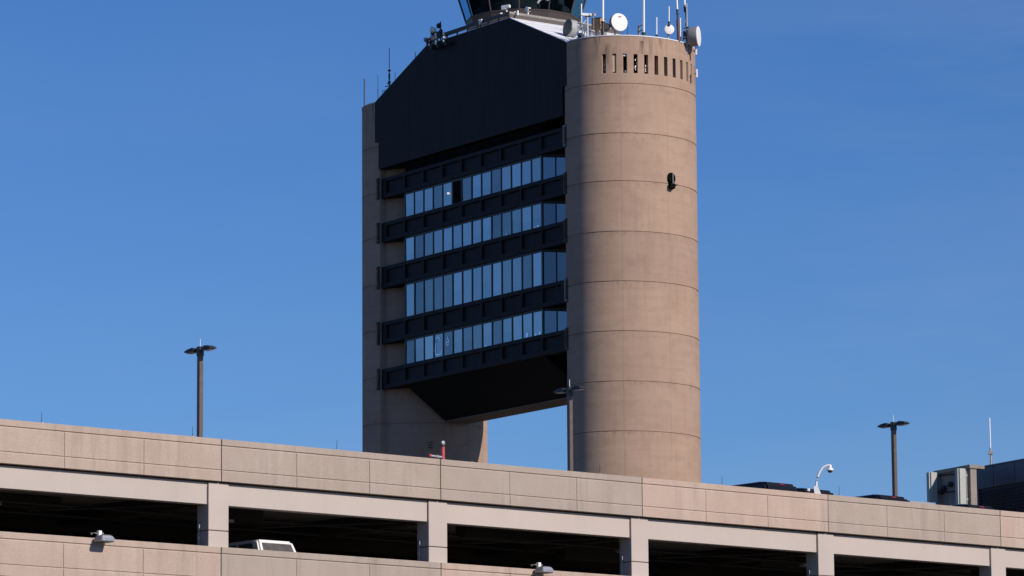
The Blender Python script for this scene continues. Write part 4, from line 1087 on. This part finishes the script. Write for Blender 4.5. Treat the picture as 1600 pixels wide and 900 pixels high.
m.build('cable_loop', M_BLACK, bk)
for px0, px1, y0, y1, lb in ((1446, 1465.5, 738.5, 785, 'left pale panel antenna at the edge of the concrete bulkhead'), (1490, 1510.5, 732.5, 790, 'right and taller pale panel antenna on the concrete bulkhead')):
    a_ = hit((px0 + px1) / 2, y0, p0 - BU * 0 + BNn * .55, BNn)
    h = a_.z - hit((px0 + px1) / 2, y1, p0 + BNn * .55, BNn).z
    r = empty('panel_antenna', (a_.x, a_.y, a_.z - h), ba + .05, lb, 'antenna', 'panel antennas on the bulkhead')
    bm = bmesh.new(); bmesh.ops.create_cube(bm, size=1)
    for v in bm.verts: v.co = Vector((v.co.x * .42, v.co.y * .58, h / 2 + v.co.z * h))
    bmesh.ops.bevel(bm, geom=[e for e in bm.edges if abs(e.verts[0].co.z - e.verts[1].co.z) > .5], offset=.09, segments=4, affect='EDGES')
    m = MB(); m.bm(bm, True); m.build('antenna_shell', M_ANT, r)
    m = MB(); m.tube([(0, .42, -.2), (0, .42, h + .0)], .05, 8); m.box(-.06, .06, .291, .6, h * .15, h * .15 + .12); m.box(-.06, .06, .291, .6, h * .8, h * .8 + .12); m.build('mount', M_GREY, r)
b = hit(1548.5, 726, bo - BNn * 2, BNn)
r = empty('whip_antenna', b, 0, 'pale whip antenna with a dark clamp on the navy building roof at far right', 'antenna')
t1 = hit(1546, 653, bo - BNn * 2, BNn) - b
m = MB(); m.tube([(0, 0, -.1), t1 * .36], .055, 8); m.box(-.14, .12, -.1, .1, t1.z * .22, t1.z * .28); m.tube([(.12, 0, 0), (.06, 0, t1.z * .3)], .02, 6); m.build('antenna_base', M_GREY, r)
m = MB(); m.tube([t1 * .33, t1], .04, 8); m.build('antenna_rod', M_SKYWHIP, r)

# ------------------------------------------------------------------ sky, sun
SUN_AZ = math.radians(50); SUN_EL = math.radians(29)
sd = Vector((math.sin(SUN_AZ) * math.cos(SUN_EL), -math.cos(SUN_AZ) * math.cos(SUN_EL), math.sin(SUN_EL)))
w = bpy.data.worlds.new('World'); scn.world = w; w.use_nodes = True
nt = w.node_tree; bg = nt.nodes['Background']
sky = N(nt, 'ShaderNodeTexSky', sky_type='NISHITA'); sky.sun_disc = False
sky.sun_elevation = SUN_EL; sky.sun_rotation = math.atan2(sd.x, sd.y)
sky.altitude = 0; sky.air_density = 1.0; sky.dust_density = .15; sky.ozone_density = 2.4
hsv = N(nt, 'ShaderNodeHueSaturation'); hsv.inputs['Saturation'].default_value = 1.2; hsv.inputs['Value'].default_value = 1.0
nt.links.new(sky.outputs[0], hsv.inputs['Color'])
tc = N(nt, 'ShaderNodeTexCoord')
cl = noise(nt, tc.outputs['Generated'], 9, 6, .6, (.55, .55, 3.2))
cl2 = noise(nt, tc.outputs['Generated'], 3, 3, .5)
mm = N(nt, 'ShaderNodeMath', operation='MULTIPLY'); nt.links.new(ramp(nt, cl, .46, .82), mm.inputs[0]); nt.links.new(ramp(nt, cl2, .36, .66), mm.inputs[1])
m2 = N(nt, 'ShaderNodeMath', operation='MULTIPLY'); nt.links.new(mm.outputs[0], m2.inputs[0]); m2.inputs[1].default_value = .48
deep = mixc(nt, 1., hsv.outputs[0], (.645, .890, 1.36), 'MULTIPLY')
c = mixc(nt, m2.outputs[0], deep, (4.6, 6.2, 8.8))
nt.links.new(c, bg.inputs['Color']); bg.inputs['Strength'].default_value = .07
sl_ = bpy.data.lights.new('sun', 'SUN'); sl_.energy = 4.2; sl_.angle = math.radians(.53); sl_.color = (1, .90, .80)
so = bpy.data.objects.new('sun', sl_); COL.objects.link(so); so.location = (60, -40, 120)
so.rotation_euler = (-sd).to_track_quat('-Z', 'Y').to_euler()

scn.view_settings.view_transform = 'Standard'; scn.view_settings.look = 'None'
scn.view_settings.exposure = 0; scn.view_settings.gamma = 1
scn.view_settings.use_curve_mapping = False
